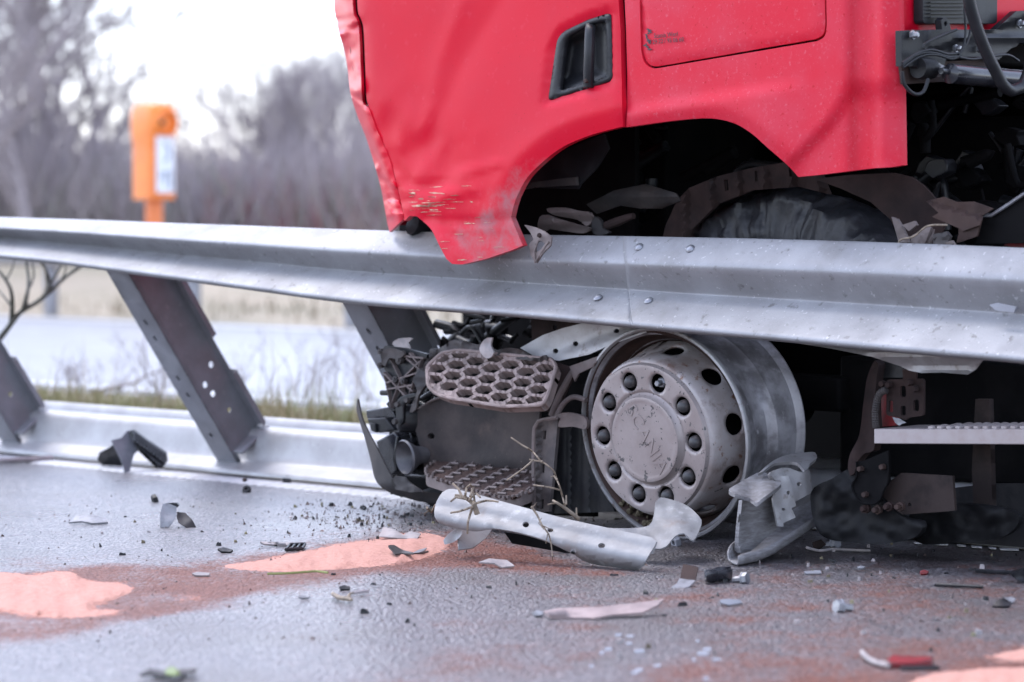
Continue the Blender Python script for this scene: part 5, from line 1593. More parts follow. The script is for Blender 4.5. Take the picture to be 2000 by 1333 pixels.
shard('pale_sheet_flake', [(134, 1020), (148, 1008), (185, 1007), (206, 1012), (211, 1020), (180, 1022), (160, 1018)], 0, CHIPW, 'pale flake with a dark edge lying alone by the white ribbed line', 'flake', .04, .012, .006)
fs = thing('folded_shard', 'folded grey plastic shard standing on the road near the pale flake', 'shard', G(345, 1028))
sheet('pale_leaf', [(313, 1031), (313, 1003), (318, 985), (328, 983), (345, 990), (343, 1012), (330, 1030)], P3(G(313, 1031), G(343, 1031), D(325, 985, G(325, 1031).y + .03)), CHIPW, fs, .003, 7, bulge=lambda x, y: .01 * nz2(x, y, .05, 2))
sheet('dark_leaf', [(345, 1010), (346, 1000), (362, 1002), (376, 1016), (383, 1030), (365, 1031), (348, 1020)], P3(G(348, 1031), G(383, 1031), D(355, 1000, G(355, 1031).y + .04)), BLKD, fs, .004, 6, bulge=lambda x, y: .015 * nz2(x, y, .05, 4))
sheet('top_fold', [(326, 984), (345, 983), (350, 988), (346, 992)], PY(G(335, 1030).y + .02), BLK, fs, .02, 6)

sp_ = thing('studded_step_fragment', 'black studded step fragment standing upright against the base rail', 'step fragment', G(245, 920))
gy_ = G(245, 922).y
sheet('cut_plate', [(218, 860), (236, 856), (248, 842), (262, 840), (280, 872), (262, 888), (257, 905), (254, 922), (244, 924), (240, 905), (228, 880)], P3(G(245, 924), D(262, 845, gy_ + .03), D(230, 865, gy_ - .02)), mat('blue_grey_plastic', (.15, .155, .18), .45, c2=(.20, .20, .225), ns=12), sp_, .006, 7, bulge=lambda x, y: .004 * nz2(x, y, .05, 4))
crump('dark_sheet', [(190, 898), (194, 885), (212, 876), (222, 868), (232, 885), (242, 912), (226, 910), (200, 909)], P3(G(195, 910), G(240, 914), D(220, 868, gy_ + .08)), BLK, sp_, .015, .04, 5, .006, 7)
ptd = P3(D(262, 842, gy_ + .02), D(328, 898, gy_ + .06), D(300, 905, gy_ - .03))
tr_o = [(256, 841), (264, 841), (290, 860), (326, 884), (328, 900), (320, 912), (308, 908), (276, 878)]
sheet('tread_bar', tr_o, ptd, BLK, sp_, .014, 7)
q = MB()
for i in range(10):
    for j in range(3):
        x = 264 + i * 6.3 - j * 1.5; y = 850 + i * 4.6 + j * 6
        p = on(x, y, ptd)
        q.lathe(p, ptd[1], [(.008, 0), (.007, .007), (.004, .009), (0, .009)], 8)
q.build('studs', BLKG, sp_)

shard('plastic_plank', [(1062, 1194), (1090, 1188), (1170, 1186), (1240, 1178), (1296, 1170), (1285, 1182), (1255, 1196), (1200, 1200), (1160, 1207), (1120, 1206), (1075, 1204)], 0, CHIPP, 'long pinkish grey plastic strip lying flat on the road before the wheel', 'plastic strip', .10, .012, .006)
shard('white_crumb', [(1040, 1196), (1050, 1192), (1062, 1196), (1058, 1202), (1044, 1203)], 0, CHIPW, 'small white crumb at the end of the long plastic strip', 'crumb', .01, .006, .008)
bm_ = thing('bent_metal_strip', 'bent brown metal strip standing up from a pale foot on the road', 'metal strip', G(1335, 1148))
sheet('upright_leaf', [(1334, 1102), (1364, 1108), (1358, 1134), (1328, 1130)], P3(G(1328, 1140), G(1358, 1142), D(1346, 1100, G(1340, 1140).y + .02)), RUST, bm_, .003, 7)
sheet('foot_leaf', [(1327, 1130), (1358, 1134), (1346, 1146), (1330, 1150), (1309, 1148), (1322, 1140)], P3(G(1309, 1149), G(1345, 1149), D(1340, 1130, G(1340, 1146).y + .02)), CHIPW, bm_, .003, 7)
hp = thing('black_half_pipe', 'black half pipe of plastic lying open side up before the bent post end', 'half pipe', G(1404, 1140))
c0 = G(1378, 1141) ; c1_ = G(1428, 1134)
vs = []
for i in range(5):
    c_ = c0.lerp(c1_, i / 4)
    for j in range(9):
        a = math.pi * (.0 + j / 8) + math.pi
        vs.append(c_ + Vector((0, 1, 0)) * (.028 * math.cos(a)) + ZUP * (.032 + .028 * math.sin(a)) + ZUP * (.006 * noise.noise(Vector((i, j * .4, 2)))))
solid2('half_shell', vs, [(i * 9 + j, (i + 1) * 9 + j, (i + 1) * 9 + j + 1, i * 9 + j + 1) for i in range(4) for j in range(8)], .004, BLKG, hp, 50)
shard('grey_curved_plate', [(935, 1098), (955, 1091), (990, 1094), (1005, 1105), (980, 1108), (965, 1100)], 0, CHIPG, 'curved grey plate lying on the brown stain under the torn rail piece', 'plate', .05, .015, .004)
sc1 = thing('curved_dark_shard', 'curved dark shard with a rusty wire tip lying on the pink sand', 'shard', G(795, 1082))
sheet('curved_blade', cr([(758, 1066), (770, 1065), (786, 1074), (806, 1079), (808, 1081), (784, 1081), (772, 1082), (765, 1074)], 5, True), P3(G(770, 1083, .012), G(808, 1082, .012), D(765, 1064, G(780, 1082).y + .03)), BLKD, sc1, .004, 5, bulge=lambda x, y: .012 * np.abs(x - 785) / 24)
sheet('pale_blade', [(806, 1080), (818, 1074), (834, 1070), (828, 1076), (816, 1080)], P3(G(806, 1082, .012), G(834, 1082, .012), D(820, 1069, G(820, 1080).y + .05)), CHIPW, sc1, .003, 4)
MB().tube([G(808, 1082, .016), G(826, 1080, .018), G(836, 1078, .022)], [.002, .002, .003], 6).build('orange_tip', RUST, sc1)
shard('clear_shard', [(740, 1048), (748, 1030), (770, 1034), (788, 1045), (800, 1038), (822, 1042), (815, 1052), (796, 1052), (770, 1050)], 0, CHIPG, 'greyish jagged shard leaning at the far edge of the pink sand', 'shard', .10, .02, .003)
tag(MB().tube([G(x, y, .016) for x, y in cr([(522, 1121), (560, 1120), (600, 1117), (618, 1116), (640, 1119)], 8)], [.003] * 1 + [.004] * 13 if False else .0032, 5).build('grass_stalk', mat('green_stalk', (.20, .22, .07), .7)), 'green grass stalk lying on the edge of the pink sand', 'grass stalk')
shard('pale_sliver', [(508, 1058), (540, 1059), (597, 1061), (590, 1066), (550, 1065), (515, 1062)], 0, CHIPG, 'long pale sliver lying behind the black ladder-shaped piece', 'sliver', .02, .008, .006)
ld = thing('ladder_piece', 'black ladder-shaped plastic piece lying on the wet road', 'plastic piece', G(575, 1072))
q = MB()
p0, p1_, p2_, p3_ = G(558, 1074, .006), G(590, 1072, .006), G(566, 1064, .01), G(596, 1063, .01)
q.tube([p0, p1_], .005, 6).tube([p2_, p3_], .005, 6)
for u in (0, .33, .66, 1): q.tube([p0.lerp(p1_, u), p2_.lerp(p3_, u)], .004, 6)
q.build('frame_bars', BLK, ld)
shard('amber_chip', [(425, 1072), (436, 1069), (455, 1074), (450, 1078), (432, 1077)], 0, BLK, 'black chip with an amber corner on the wet road', 'chip', .02, .008, .006)
shard('pale_strip', [(375, 1120), (385, 1117), (410, 1119), (408, 1124), (382, 1124)], 0, CHIPG, 'short pale ribbed strip lying on the brown stain', 'strip', .01, .006, .006)
shard('white_chip', [(583, 1166), (590, 1162), (606, 1163), (603, 1167), (590, 1168)], 0, CHIPW, 'small white chip near the crooked brown twig', 'chip', .01, .006, .005)
tag(MB().tube([G(650, 1160, .01), G(662, 1168, .01), G(680, 1170, .012), G(687, 1172, .012)], [.005, .006, .006, .004], 6).tube([G(678, 1170, .01), G(684, 1160, .016), G(690, 1158, .02)], [.005, .004, .003], 6).build('crooked_twig', TWIG), 'crooked brown twig lying on the open road', 'twig')
tag(MB().tube([G(684, 1159, .006), G(705, 1156, .008), G(720, 1155, .006)], [.004, .005, .003], 6).build('straight_twig', BARK), 'straight dark twig beside the crooked brown twig', 'twig')
shard('dark_chip', [(662, 1146), (672, 1143), (684, 1146), (682, 1151), (666, 1151)], 0, BLK, 'flat dark chip beyond the crooked brown twig', 'chip', .01, .006, .008)
lf = thing('crumpled_leaf', 'crumpled dark strip with a green shred lying on the open road', 'strip', G(320, 1316))
crump('dark_strip', cr([(272, 1318), (290, 1308), (312, 1309), (330, 1312), (352, 1307), (384, 1306), (380, 1312), (350, 1316), (325, 1320), (300, 1316)], 7, True), PZ(.012), BLKD, lf, .008, .04, 3, .004, 7)
crump('green_shred', cr([(322, 1314), (330, 1303), (342, 1304), (352, 1315), (340, 1318)], 5, True), PZ(.016), mat('green_leaf', (.13, .17, .05), .6), lf, .006, .05, 4, .003, 5)
rc = thing('red_cable_piece', 'red plastic plug with a grey cable tail lying before the pink sand', 'cable piece', G(1770, 1305))
MB().tube([G(x, y, .009) for x, y in cr([(1684, 1274), (1692, 1284), (1712, 1295), (1735, 1300)], 6)], .006, 8).build('cable_tail', CHIPG, rc)
MB().prism([G(1733, 1299), G(1745, 1291), G(1756, 1293), G(1822, 1296), G(1818, 1303), G(1760, 1306), G(1736, 1307)], ZUP * .014).build('plug_body', REDP, rc, bevel=.003)
MB().prism([G(1756, 1304), G(1836, 1306), G(1832, 1310), G(1760, 1311)], ZUP * .006).build('plug_foot', BLK, rc, bevel=.002)
shard('blue_grey_chip', [(1406, 1172), (1420, 1170), (1446, 1172), (1450, 1178), (1424, 1182), (1408, 1178)], 0, ZINC, 'flat blue-grey chip between the two zinc bolts', 'chip', .01, .006, .006)
shard('black_flake', [(1938, 1184), (1948, 1172), (1960, 1168), (1976, 1178), (1972, 1184)], 0, BLK, 'triangular black flake standing up on the darker road', 'flake', .03, .008, .004)
shard('pale_flake', [(1960, 1168), (1975, 1166), (1984, 1170), (1978, 1176)], 0, CHIPW, 'pale flake leaning behind the triangular black flake', 'flake', .03, .006, .003)
tag(MB().tube([G(x, y, .006) for x, y in ((1826, 1142), (1860, 1144), (1920, 1147))], .0045, 6).build('dark_rod', BLK), 'thin dark rod lying under the truck sill', 'rod')
tag(MB().tube([G(x, y, .006) for x, y in ((1906, 1115), (1950, 1118), (2000, 1120))], .005, 6).build('black_rod', BLK), 'thin black rod lying beyond the dark rod', 'rod')
crump_o = crump('black_lump', cr([(1975, 1122), (1990, 1116), (2010, 1112), (2040, 1120), (2040, 1140), (2000, 1138), (1985, 1132)], 6, True), PY(G(2000, 1140).y), BLK, None, .02, .05, 3, .03, 8)
tag(crump_o, 'black plastic lump lying beside the thin black rod', 'plastic lump')
shard('pink_crumb', [(1797, 1116), (1805, 1113), (1814, 1116), (1810, 1121), (1799, 1121)], 0, REDP, 'small magenta plastic crumb on the dark road', 'crumb', .01, .006, .008)
shard('white_crumb', [(1674, 1107), (1682, 1105), (1690, 1107), (1684, 1110), (1676, 1110)], 0, CHIPW, 'small white crumb behind the blue-grey strip', 'crumb', .01, .004, .005)
shard('blue_grey_strip', [(1570, 1116), (1602, 1114), (1604, 1120), (1574, 1121)], 0, ZINC, 'blue-grey flat strip lying right of the bent post end', 'strip', .01, .004, .004)
crump_o = crump('dark_scrap', [(1587, 1060), (1604, 1054), (1614, 1064), (1600, 1074), (1588, 1070)], PY(G(1600, 1074).y), MUD, None, .01, .06, 2, .004, 6)
tag(crump_o, 'dusty brown scrap standing beside the dirty bolt', 'scrap')
shard('black_box_piece', [(552, 942), (552, 934), (568, 935), (568, 943)], 0, BLK, 'black block with a yellow edge lying on the white ribbed line', 'block', .01, .002, .02)
tag(MB().tube([G(x, y, .012) for x, y in cr([(-60, 897), (0, 900), (50, 898), (102, 895)], 10)], [.010] * 17 if False else .010, 7).build('split_branch', BARK), 'split dark branch lying along the foot of the base rail', 'branch')
crump_o = crump('dark_clod', cr([(46, 872), (52, 866), (62, 868), (60, 876), (50, 877)], 4, True), PY(G(54, 882).y), BLK, None, .008, .08, 3, .02, 4)
tag(crump_o, 'small dark clod resting on the foot of the base rail', 'clod')

# chips strewn over the road: every one its own piece where it shows, grit as one mass
rng = random.Random(77)
named = [('thin black splinter', BLK), ('small dark clod of dirt', SOIL), ('dusty grey plastic chip', CHIPG), ('small black plastic chip', BLK)]
zones = [((690, 985, 880, 1030), 40, 'on the wet road below the torn bumper shell'), ((560, 980, 760, 1060), 26, 'on the wet road between the nut and the bumper shell'),
         ((120, 990, 520, 1090), 14, 'on the wet road around the folded grey shard'), ((620, 1120, 1050, 1260), 12, 'on the open road near the crooked twig'),
         ((1100, 1120, 1980, 1290), 36, 'on the pinkish road before the bent post end'), ((1480, 1060, 1990, 1140), 34, 'on the dark road under the truck')]
for (x0, y0, x1, y1), cnt, where in zones:
    for i in range(cnt):
        x = rng.uniform(x0, x1); y = rng.uniform(y0, y1)
        kind, m_ = rng.choice(named)
        L_ = rng.uniform(4, 14) if 'splinter' not in kind else rng.uniform(8, 22)
        wd = rng.uniform(1.5, 4.5) if 'splinter' not in kind else rng.uniform(1, 2)
        p = G(x, y); a_ = rng.uniform(0, math.pi)
        e1 = Vector((math.cos(a_), math.sin(a_), 0)); e2 = Vector((-e1.y, e1.x, 0))
        l_ = L_ * .0007; w_ = wd * .0016; h_ = rng.uniform(.003, .011)
        q = []
        kk = rng.randint(5, 7)
        for j in range(kk):
            b = 2 * math.pi * j / kk
            q.append(p + e1 * (l_ * math.cos(b) * rng.uniform(.6, 1.2)) + e2 * (w_ * math.sin(b) * rng.uniform(.5, 1.3)))
        mb = MB()
        top = [v + ZUP * (h_ * rng.uniform(.5, 1.3)) + (p - v) * .25 for v in q]
        mb.add(q + top, [tuple(range(kk))[::-1], tuple(range(kk, 2 * kk))] + [(j, (j + 1) % kk, (j + 1) % kk + kk, j + kk) for j in range(kk)])
        tag(mb.build('debris_chip', m_, None, 30), kind + ' ' + where, 'debris', 'chips strewn ' + where)
for i in range(16):
    x = rng.uniform(1085, 1420); y = rng.uniform(1235, 1330)
    p = G(x, y); a_ = rng.uniform(-.4, .4); e1 = Vector((math.cos(a_), math.sin(a_), 0)); e2 = Vector((-e1.y, e1.x, 0))
    l_ = rng.uniform(.003, .012); w_ = rng.uniform(.003, .008)
    q = [p - e1 * l_ - e2 * w_, p + e1 * l_ * .8 - e2 * w_ * .6, p + e1 * l_ + e2 * w_, p - e1 * l_ * .6 + e2 * w_ * .9]
    tag(MB().prism(q, ZUP * rng.uniform(.002, .006)).build('glass_crumb', mat('pale_glass', (.5, .5, .54), .15), None, 30), 'small pale glass crumb on the open pinkish road', 'glass crumb', 'pale glass crumbs on the road')
gm = MB()
for i in range(3000):
    if rng.random() < .55: x = rng.gauss(820, 160); y = rng.gauss(1010, 22)
    else: x = rng.uniform(-50, 2050); y = 930 + 330 * rng.random() ** 1.2
    if y < 960 + x * .02 and x < 720: continue
    p = G(x, y); s_ = rng.uniform(.001, .0036) * (1 if rng.random() < .93 else 2)
    vs = [p + Vector((rng.uniform(-s_, s_), rng.uniform(-s_, s_), 0)) * 1.4 for _ in range(3)] + [p + ZUP * s_ * rng.uniform(.8, 1.8)]
    gm.add(vs, [(0, 1, 2), (0, 1, 3), (1, 2, 3), (2, 0, 3)])
o = gm.build('grit', mat('dark_grit', (.035, .03, .03), .7, c2=(.14, .09, .075), ns=40), None, 30)
tag(o, 'dark grit and crumbs scattered over the wet road', 'grit', None, 'stuff')

# ================================================================ background: emergency phone, far barrier, trees
ph_t = -10.6
pb = on(302, 600, PT(ph_t)); pb.z = 0
phone = thing('emergency_phone', 'orange roadside emergency phone pillar with a white panel', 'phone', pb)
S = (pb - CO).length / FPX                 # metres per photo pixel at the phone
fx = (CO - pb); fx.z = 0; fx.normalize()
fx = (Matrix.Rotation(R(33), 3, 'Z') @ fx)   # the panel side looks to the right of the camera
fx = fx.normalized(); sx = ZUP.cross(fx).normalized()


def zpx(y): return HCAM + (HORIZON - y) * S


z_b, z_t = zpx(390), zpx(206)
hw, hd_ = 27 * S * 1.05, 40 * S * .95
secs = [(z_b, 1, 1), (zpx(300), 1, 1), (zpx(282), 1.0, 1.0), (zpx(268), 1.05, 1.10), (zpx(238), 1.07, 1.12), (zpx(222), 1.04, 1.08), (zpx(211), .94, .96), (z_t, .78, .8)]
vs = []; K = 24
for (z, a, b) in secs:
    for j in range(K):
        an = 2 * math.pi * j / K
        c_, s_ = math.cos(an), math.sin(an)
        u = abs(c_) ** .32 * (1 if c_ > 0 else -1) * hw * a; v = abs(s_) ** .32 * (1 if s_ > 0 else -1) * hd_ * b
        vs.append(Vector((pb.x, pb.y, z)) + sx * u + fx * v)
m_ = len(secs)
mb = MB().add(vs, [(i * K + j, i * K + (j + 1) % K, (i + 1) * K + (j + 1) % K, (i + 1) * K + j) for i in range(m_ - 1) for j in range(K)] + [tuple(range(K)), tuple(range((m_ - 1) * K, m_ * K))])
mb.build('housing', ORANGE, phone, 40)
MB().tube([Vector((pb.x, pb.y, -.03)), Vector((pb.x, pb.y, z_b + .01))], 17 * S, 16).build('pillar', mat('faded_orange', (.72, .20, .06), .5), phone)
fc = Vector((pb.x, pb.y, 0)) + fx * (hd_ * 1.0)
def pface(u, z, out): return fc + sx * (u * hw) + ZUP * z + fx * out
wp = MB().prism([pface(-.72, zpx(378), .004), pface(.72, zpx(378), .004), pface(.72, zpx(268), .004), pface(-.72, zpx(268), .004)], fx * .012).build('panel', WHITEP, phone, bevel=.004)
# handset pictogram and the column of letters on the panel
GREYI = mat('grey_print', (.16, .19, .27), .6)
hs_ = [(-.05, 280), (.25, 290), (.30, 300), (.22, 312), (-.10, 318)]
MB().tube([pface(u, zpx(y), .018) for u, y in cr(hs_, 2)] if False else [pface(u, zpx(y), .018) for u, y in hs_], 2.2 * S, 6).build('pictogram', GREYI, phone)
for (u, y0, y1) in ((-.35, 338, 350), (-.02, 336, 362), (.42, 334, 372), (.15, 336, 340)):
    MB().tube([pface(u, zpx(y0), .018), pface(u, zpx(y1), .018)], 1.9 * S, 6).build('print_stroke', GREYI, phone)
# round mouthpiece recess under a hood
hc0 = pface(-.02, zpx(243), .035)
MB().lathe(hc0, fx, [(hw * .88, -.02), (hw * .88, .02), (hw * .76, .03), (hw * .70, -.02), (hw * .5, -.03), (0, -.03)], 24).build('hood', ORANGE, phone, 40)
MB().lathe(hc0 - sx * hw * .35, fx, [(0, .02), (4.5 * S, .015), (5 * S, -.03)], 14).build('speaker_hole', BLK, phone)

# far barrier across the other carriageway
farb = thing('far_crash_barrier', 'grey crash barrier along the far verge below the orange phone', 'crash barrier', T(8, -9.8, 0))
prof = [(0, .44), (.03, .46), (.075, .52), (.075, .55), (.02, .60), (.075, .65), (.075, .68), (.0, .75)]
vs = []
ssf = np.arange(-30, 60, 3.0)
for s in ssf:
    for (a, z) in prof: vs.append(T(s, -9.85 + a, z))
solid2('rail_beam', vs, [(i * 8 + j, (i + 1) * 8 + j, (i + 1) * 8 + j + 1, i * 8 + j + 1) for i in range(len(ssf) - 1) for j in range(7)], .004, GALV, farb)
sp0 = ST(on(685, 630, PT(-9.9)))[0]
pm0 = None
for k in range(-10, 22):
    p = T(sp0 + 2.0 * k, -9.92, 0)
    if pm0 is None:
        pm0 = MB().box((0, 0, .28), (.06, .04, .34), (r, n, ZUP)).build('post', ZINC, None, bevel=.006)
        pm0.location = p; adopt(pm0, farb)
    else: copy_of(pm0, 'post', p, None, farb)


# bare trees: tapered trunk with limbs, crown of thin branching twigs
def grow(seed, h, spread, depth=5, r0=.05, up=.55):
    rng = random.Random(seed)
    trunk, crown = MB(), MB()

    def branch(p, d, L_, rad, lev):
        k = 4 if lev < 2 else 3
        path = [p]; q = p
        dd = d.copy()
        for i in range(k):
            dd = (dd + Vector((rng.gauss(0, .14), rng.gauss(0, .14), rng.gauss(.03, .1)))).normalized()
            q = q + dd * (L_ / k); path.append(q)
        rr = [rad * (1 - .55 * i / k) for i in range(k + 1)]
        (trunk if lev == 0 else crown).tube(path, rr, 6 if lev == 0 else (4 if lev == 1 else 3), False)
        if lev >= depth: return
        nb = rng.randint(3, 5) if lev < 3 else rng.randint(2, 4)
        for i in range(nb):
            u = rng.uniform(.3, 1)
            j = min(int(u * k), k - 1); pos = path[j].lerp(path[j + 1], u * k - j)
            a = rng.uniform(0, 2 * math.pi)
            side = dd.orthogonal().normalized(); side = (side * math.cos(a) + dd.cross(side) * math.sin(a))
            nd = (dd * (1 - spread) + side * spread + ZUP * up * .35).normalized()
            branch(pos, nd, L_ * rng.uniform(.5, .78), max(rad * .5, .004), lev + 1)
    branch(Vector((0, 0, -.05)), Vector((rng.gauss(0, .05), rng.gauss(0, .05), 1)).normalized(), h * .42, r0, 0)
    return trunk.mesh('trunk'), crown.mesh('crown')


protos = [grow(s_, h_, .5, 5, rr_) for s_, h_, rr_ in ((1, 6.5, .10), (2, 7.5, .12), (3, 5.5, .08), (4, 8, .12), (6, 4.2, .05))]
for tr_, cr_ in protos:
    tr_.materials.append(BARK); cr_.materials.append(BARK)


def tree(px, dist, kind, sc_, rot, label, grp, name='bare_tree'):
    p = D(px, 500, dist); p.z = -.03
    o = thing(name, label, 'tree', p, grp)
    for me_, nm in zip(protos[kind], ('trunk', 'crown')):
        c = bpy.data.objects.new(nm, me_); col.objects.link(c); c.parent = o
    o.rotation_euler = (0, 0, rot); o.scale = (sc_,) * 3
    return o


rng = random.Random(12)
for px, d_, k, s_ in ((-160, 34, 1, 1.0), (10, 36, 3, .95), (70, 33, 0, .95), (-70, 40, 3, 1.1), (150, 42, 1, .85), (210, 39, 2, .95), (-30, 31, 2, .9), (45, 44, 3, 1.05), (110, 38, 1, .9), (-110, 36, 0, 1.1), (180, 45, 3, .85), (255, 44, 0, .75), (20, 40, 1, 1.0)):
    tree(px, d_, k, s_, rng.uniform(0, 6), 'tall bare leafless tree left of the orange phone', 'tall bare trees left of the phone')
for px, d_, k, s_ in ((480, 46, 2, .75), (520, 50, 3, .62), (570, 44, 0, .62), (620, 42, 2, .85), (660, 46, 1, .68), (710, 44, 3, .62), (290, 46, 2, .72), (750, 41, 2, .8), (810, 46, 1, .7), (540, 41, 4, 1.0), (600, 47, 1, .66), (640, 50, 3, .72), (690, 40, 4, 1.1), (680, 52, 1, .8), (400, 48, 4, .8)):
    tree(px, d_, k, s_, rng.uniform(0, 6), 'lower bare leafless tree between the orange phone and the red cab', 'bare trees between phone and cab')
for px, d_, k, s_ in ((-420, 36, 1, 1.0), (-300, 40, 3, .9), (2200, 45, 1, .9), (2500, 45, 3, .9)):
    tree(px, d_, k, s_, rng.uniform(0, 6), 'bare leafless tree at the end of the scrub belt', 'bare trees at the ends of the scrub')


def scrub(name, m, cnt, x0, x1, d0, d1, hfun, seed, label, rad=.010):
    rng = random.Random(seed)
    V = []; F_ = []
    for i in range(cnt):
        px = rng.uniform(x0, x1); d_ = rng.uniform(d0, d1)
        p = D(px, 450, d_); h = hfun(px) * rng.uniform(.35, 1.08)
        z0 = rng.uniform(0, h * .55) if rng.random() < .6 else -.03
        a = rng.uniform(0, 6.283); tilt = rng.uniform(.05, .75)
        dx = Vector((math.cos(a) * tilt, math.sin(a) * tilt, 1)).normalized()
        L_ = (h - z0) * rng.uniform(.6, 1.0)
        b = Vector((p.x, p.y, z0)); mid = b + dx * L_ * .55 + Vector((rng.gauss(0, .06), rng.gauss(0, .06), 0)); tp = mid + (dx + Vector((rng.gauss(0, .3), rng.gauss(0, .3), .1))).normalized() * L_ * .45
        rr = rad * rng.uniform(.5, 1.5)
        k = len(V)
        for q, f in ((b, 1.2), (mid, .9)):
            for j in range(3):
                an = 2.094 * j + a
                V.append((q.x + rr * f * math.cos(an), q.y + rr * f * math.sin(an), q.z))
        V.append(tuple(tp))
        F_ += [(k, k + 1, k + 4, k + 3), (k + 1, k + 2, k + 5, k + 4), (k + 2, k, k + 3, k + 5), (k + 3, k + 4, k + 6), (k + 4, k + 5, k + 6), (k + 5, k + 3, k + 6)]
    me_ = bpy.data.meshes.new(name); me_.from_pydata(V, [], F_)
    o = link(me_, name, m, None, 80)
    return tag(o, label, 'scrub', None, 'stuff')


def hs1(px): return float(np.interp(px, [-500, 0, 150, 250, 330, 420, 560, 640, 720, 1000, 2600], [2.9, 2.9, 2.7, 2.5, 2.2, 2.2, 2.3, 2.5, 2.8, 3.0, 3.0]))


scrub('bare_scrub', SCRUB, 14000, -700, 1000, 34, 42, hs1, 1, 'dense grey-brown leafless scrub behind the far verge', .012)
scrub('bare_scrub', SCRUBR, 1500, 400, 720, 34, 37, lambda x: 1.7, 2, 'reddish stemmed leafless scrub right of the orange phone', .011)
scrub('bare_scrub', SCRUBG, 3000, -400, 900, 34, 38, lambda x: 1.9, 3, 'greenish grey undergrowth at the foot of the scrub', .014)
scrub('bare_scrub', SCRUB, 5000, 1000, 2700, 34, 44, hs1, 4, 'leafless scrub continuing behind the truck', .014)
# dry grass bank rising behind the far barrier
vs = []
for i in range(60):
    px = -1600 + i * 90
    for j, (d_, z) in enumerate(((27.5, -.02), (29.5, .18), (32, .48), (34.5, .62), (40, .60))):
        p = D(px, 450, d_); vs.append(Vector((p.x, p.y, z + (.05 * noise.noise(Vector((i * .6, j, 3))) if j else 0))))
o = MB().add(vs, [(i * 5 + j, (i + 1) * 5 + j, (i + 1) * 5 + j + 1, i * 5 + j + 1) for i in range(59) for j in range(4)]).build('grass_bank', DRYG, None, 80)
o['kind'] = 'structure'
# low bank behind the scrub closing the view between the stems
vs = []
for i in range(60):
    px = -1600 + i * 90
    for j, (d_, z) in enumerate(((38, -.03), (41, 1.1), (46, 1.7), (60, 1.8), (80, -.05))):
        p = D(px, 450, d_); vs.append(Vector((p.x, p.y, z + (.25 * noise.noise(Vector((i * .35, j, 1))) if 0 < j < 4 else 0))))
o = MB().add(vs, [(i * 5 + j, (i + 1) * 5 + j, (i + 1) * 5 + j + 1, i * 5 + j + 1) for i in range(59) for j in range(4)]).build('wooded_bank', SCRUB, None, 80)
o['kind'] = 'structure'

# grass of the median and the verge
def grass(name, cnt, s0, s1, t0, t1, h0, h1, m, seed, label, wd=.003):
    rng = np.random.default_rng(seed)
    s = rng.uniform(s0, s1, cnt); t = rng.uniform(t0, t1, cnt)
    cl = np.array([noise.noise(Vector((a * 1.3, b * 1.3, seed))) for a, b in zip(s, t)])
    ok = cl > -.35
    s, t, cl = s[ok], t[ok], cl[ok]; c = len(s)
    h = (h0 + (h1 - h0) * rng.random(c) ** 2) * (1 + .6 * cl)
    b = cw + s[:, None] * ra + t[:, None] * na; b[:, 2] = 0
    a = rng.uniform(0, 6.283, c); dirv = np.stack([np.cos(a), np.sin(a), np.zeros(c)], 1)
    ln = rng.uniform(.1, .8, c)[:, None] * h[:, None]
    a2 = rng.uniform(0, 6.283, c); lean = np.stack([np.cos(a2), np.sin(a2), np.zeros(c)], 1) * ln
    up_ = np.zeros((c, 3)); up_[:, 2] = h
    V = np.stack([b - dirv * wd, b + dirv * wd, b + lean * .4 + up_ * .6 + dirv * wd * .7, b + lean * .4 + up_ * .6 - dirv * wd * .7, b + lean + up_], 1).reshape(-1, 3)
    i0 = np.arange(c) * 5
    F_ = [(int(i), int(i) + 1, int(i) + 2, int(i) + 3) for i in i0] + [(int(i) + 3, int(i) + 2, int(i) + 4) for i in i0]
    me_ = bpy.data.meshes.new(name); me_.from_pydata(V.tolist(), [], F_)
    return tag(link(me_, name, m, None, 80), label, 'grass', None, 'stuff')


grass('median_grass', 16000, 1.2, 9, -2.6, TBASE - .42, .04, .15, GRASSM, 5, 'short green and straw grass on the median behind the base rail')
grass('median_grass', 500, 1.6, 9, -2.8, -1.2, .15, .45, mat('straw', (.33, .25, .15), .9, c2=(.22, .17, .11), ns=3), 6, 'tall thin straw stems rising from the median grass', .0018)
grass('verge_grass', 14000, -4, 40, -24, -10.0, .06, .22, DRYG, 9, 'dry straw coloured grass on the far verge', .012)


def bush(px, py, h, seed, label, nst, m=BARK, rad=.005, grp=None, name='bare_bush', spread=.5):
    rng = random.Random(seed)
    p = G(px, py)
    mb = MB()

    def br(q, d, L_, rr, lev):
        path = [q]; dd = d.copy()
        for i in range(4):
            dd = (dd + Vector((rng.gauss(0, .16), rng.gauss(0, .16), rng.gauss(.02, .1)))).normalized()
            path.append(path[-1] + dd * L_ / 4)
        mb.tube(path, [rr * (1 - .15 * i) for i in range(5)], 5, False)
        if lev < 3:
            for i in range(rng.randint(2, 3)):
                j = rng.randint(1, 4)
                nd = (dd + Vector((rng.gauss(0, spread), rng.gauss(0, spread), rng.uniform(0, .4)))).normalized()
                br(path[j], nd, L_ * rng.uniform(.45, .7), rr * .6, lev + 1)
    for i in range(nst):
        br(p + Vector((rng.gauss(0, .05), rng.gauss(0, .05), -.01)), Vector((rng.gauss(0, spread), rng.gauss(0, spread), 1)).normalized(), h * rng.uniform(.4, .6), rad, 0)
    return tag(mb.build(name, m, None, 60), label, 'bush', grp)


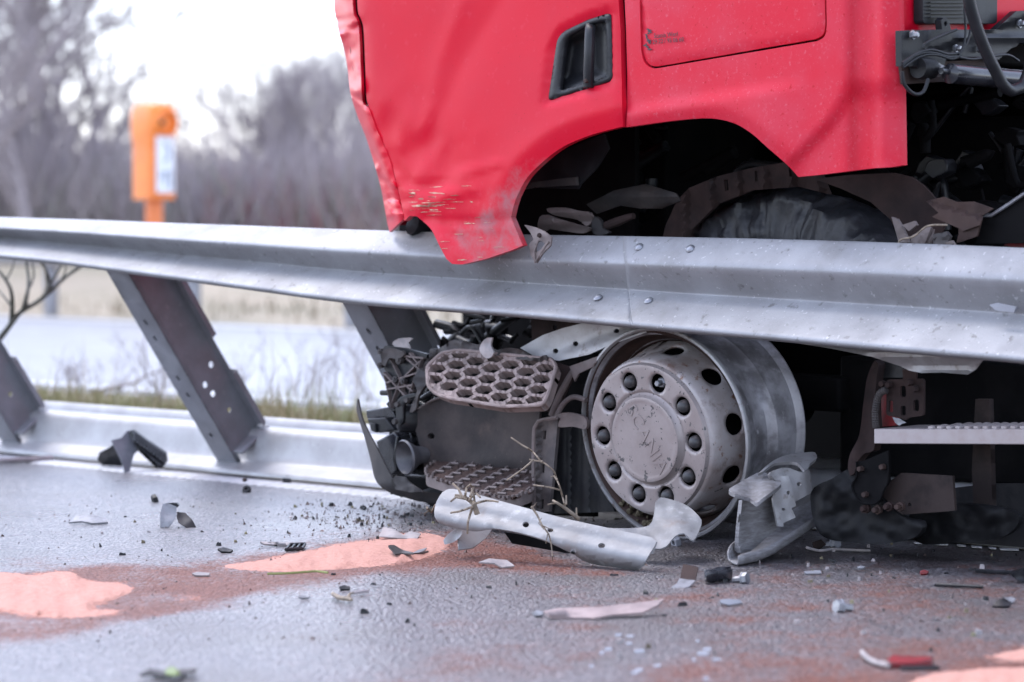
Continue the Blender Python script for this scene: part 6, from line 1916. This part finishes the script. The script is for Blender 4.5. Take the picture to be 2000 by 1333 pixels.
for i, (px, py, h) in enumerate(((130, 785, .35), (290, 775, .45), (330, 790, .5), (560, 785, .4), (620, 775, .5), (680, 785, .45), (725, 780, .55), (180, 780, .3), (480, 785, .42))):
    bush(px, py, h, 40 + i, 'thin leafless weed bush in the median grass', 5, BARK, .0032, 'leafless weeds on the median')
# dark shrub whose forked branches cross behind the left end of the rail
fb = MB()
OLIVE = mat('dark_olive_bark', (.055, .058, .045), .8, c2=(.09, .085, .07), ns=30)
YS = 11.6
stem = [(-40, 720), (0, 655), (18, 638), (30, 625)]
for pts, a, b in (([(-60, 760), (-20, 690), (18, 638), (40, 610), (70, 592), (100, 568), (130, 540), (160, 520)], .018, .006), ([(22, 632), (24, 600), (22, 570), (10, 545), (-10, 520), (-20, 500)], .012, .004),
                  ([(45, 608), (52, 580), (56, 550), (52, 515), (50, 490)], .010, .004), ([(56, 600), (50, 580), (66, 540), (60, 500)], .006, .003), ([(85, 580), (92, 560), (90, 530), (80, 505)], .009, .004),
                  ([(95, 572), (104, 545), (120, 518), (118, 500)], .007, .003), ([(100, 566), (96, 540), (84, 520), (70, 500)], .005, .003), ([(24, 600), (8, 580), (-10, 560)], .006, .003), ([(120, 548), (128, 530), (128, 508)], .005, .002), ([(12, 548), (24, 525), (30, 500)], .005, .002)):
    pm = [D(x, y, YS + .25 * noise.noise(Vector((x * .01, y * .01, a * 100)))) for x, y in cr(pts, 8)]
    fb.tube(pm, list(np.linspace(a, b, len(pm))), 6)
g_ = D(-60, 760, YS); fb.tube([Vector((g_.x - .03, g_.y, -.02)), g_], [.022, .018], 6)
tag(fb.build('forked_shrub', OLIVE, None, 60), 'dark olive forked leafless shrub behind the left end of the rail', 'shrub')
# fallen branch on the median
fbm = MB()
for pts, a, b in (([(175, 768), (220, 758), (262, 748), (285, 735), (320, 722)], .012, .004), ([(140, 770), (135, 745), (132, 720), (138, 716)], .010, .006), ([(282, 738), (286, 710), (282, 680), (284, 650)], .006, .003), ([(290, 742), (305, 760), (312, 775)], .008, .004), ([(240, 756), (225, 770), (180, 772)], .006, .004)):
    fbm.tube([D(x, y, 13.9) for x, y in cr(pts, 8)], list(np.linspace(a, b, len(cr(pts, 8)))), 6)
fbm.tube([G(140, 772), D(140, 770, 13.9)], .008, 6); fbm.tube([Vector((D(312, 775, 13.9).x, 13.9, -.01)), D(312, 775, 13.9)], .005, 6)
tag(fbm.build('fallen_branch', BARK, None, 60), 'fallen bare branch lying on the median grass', 'branch')
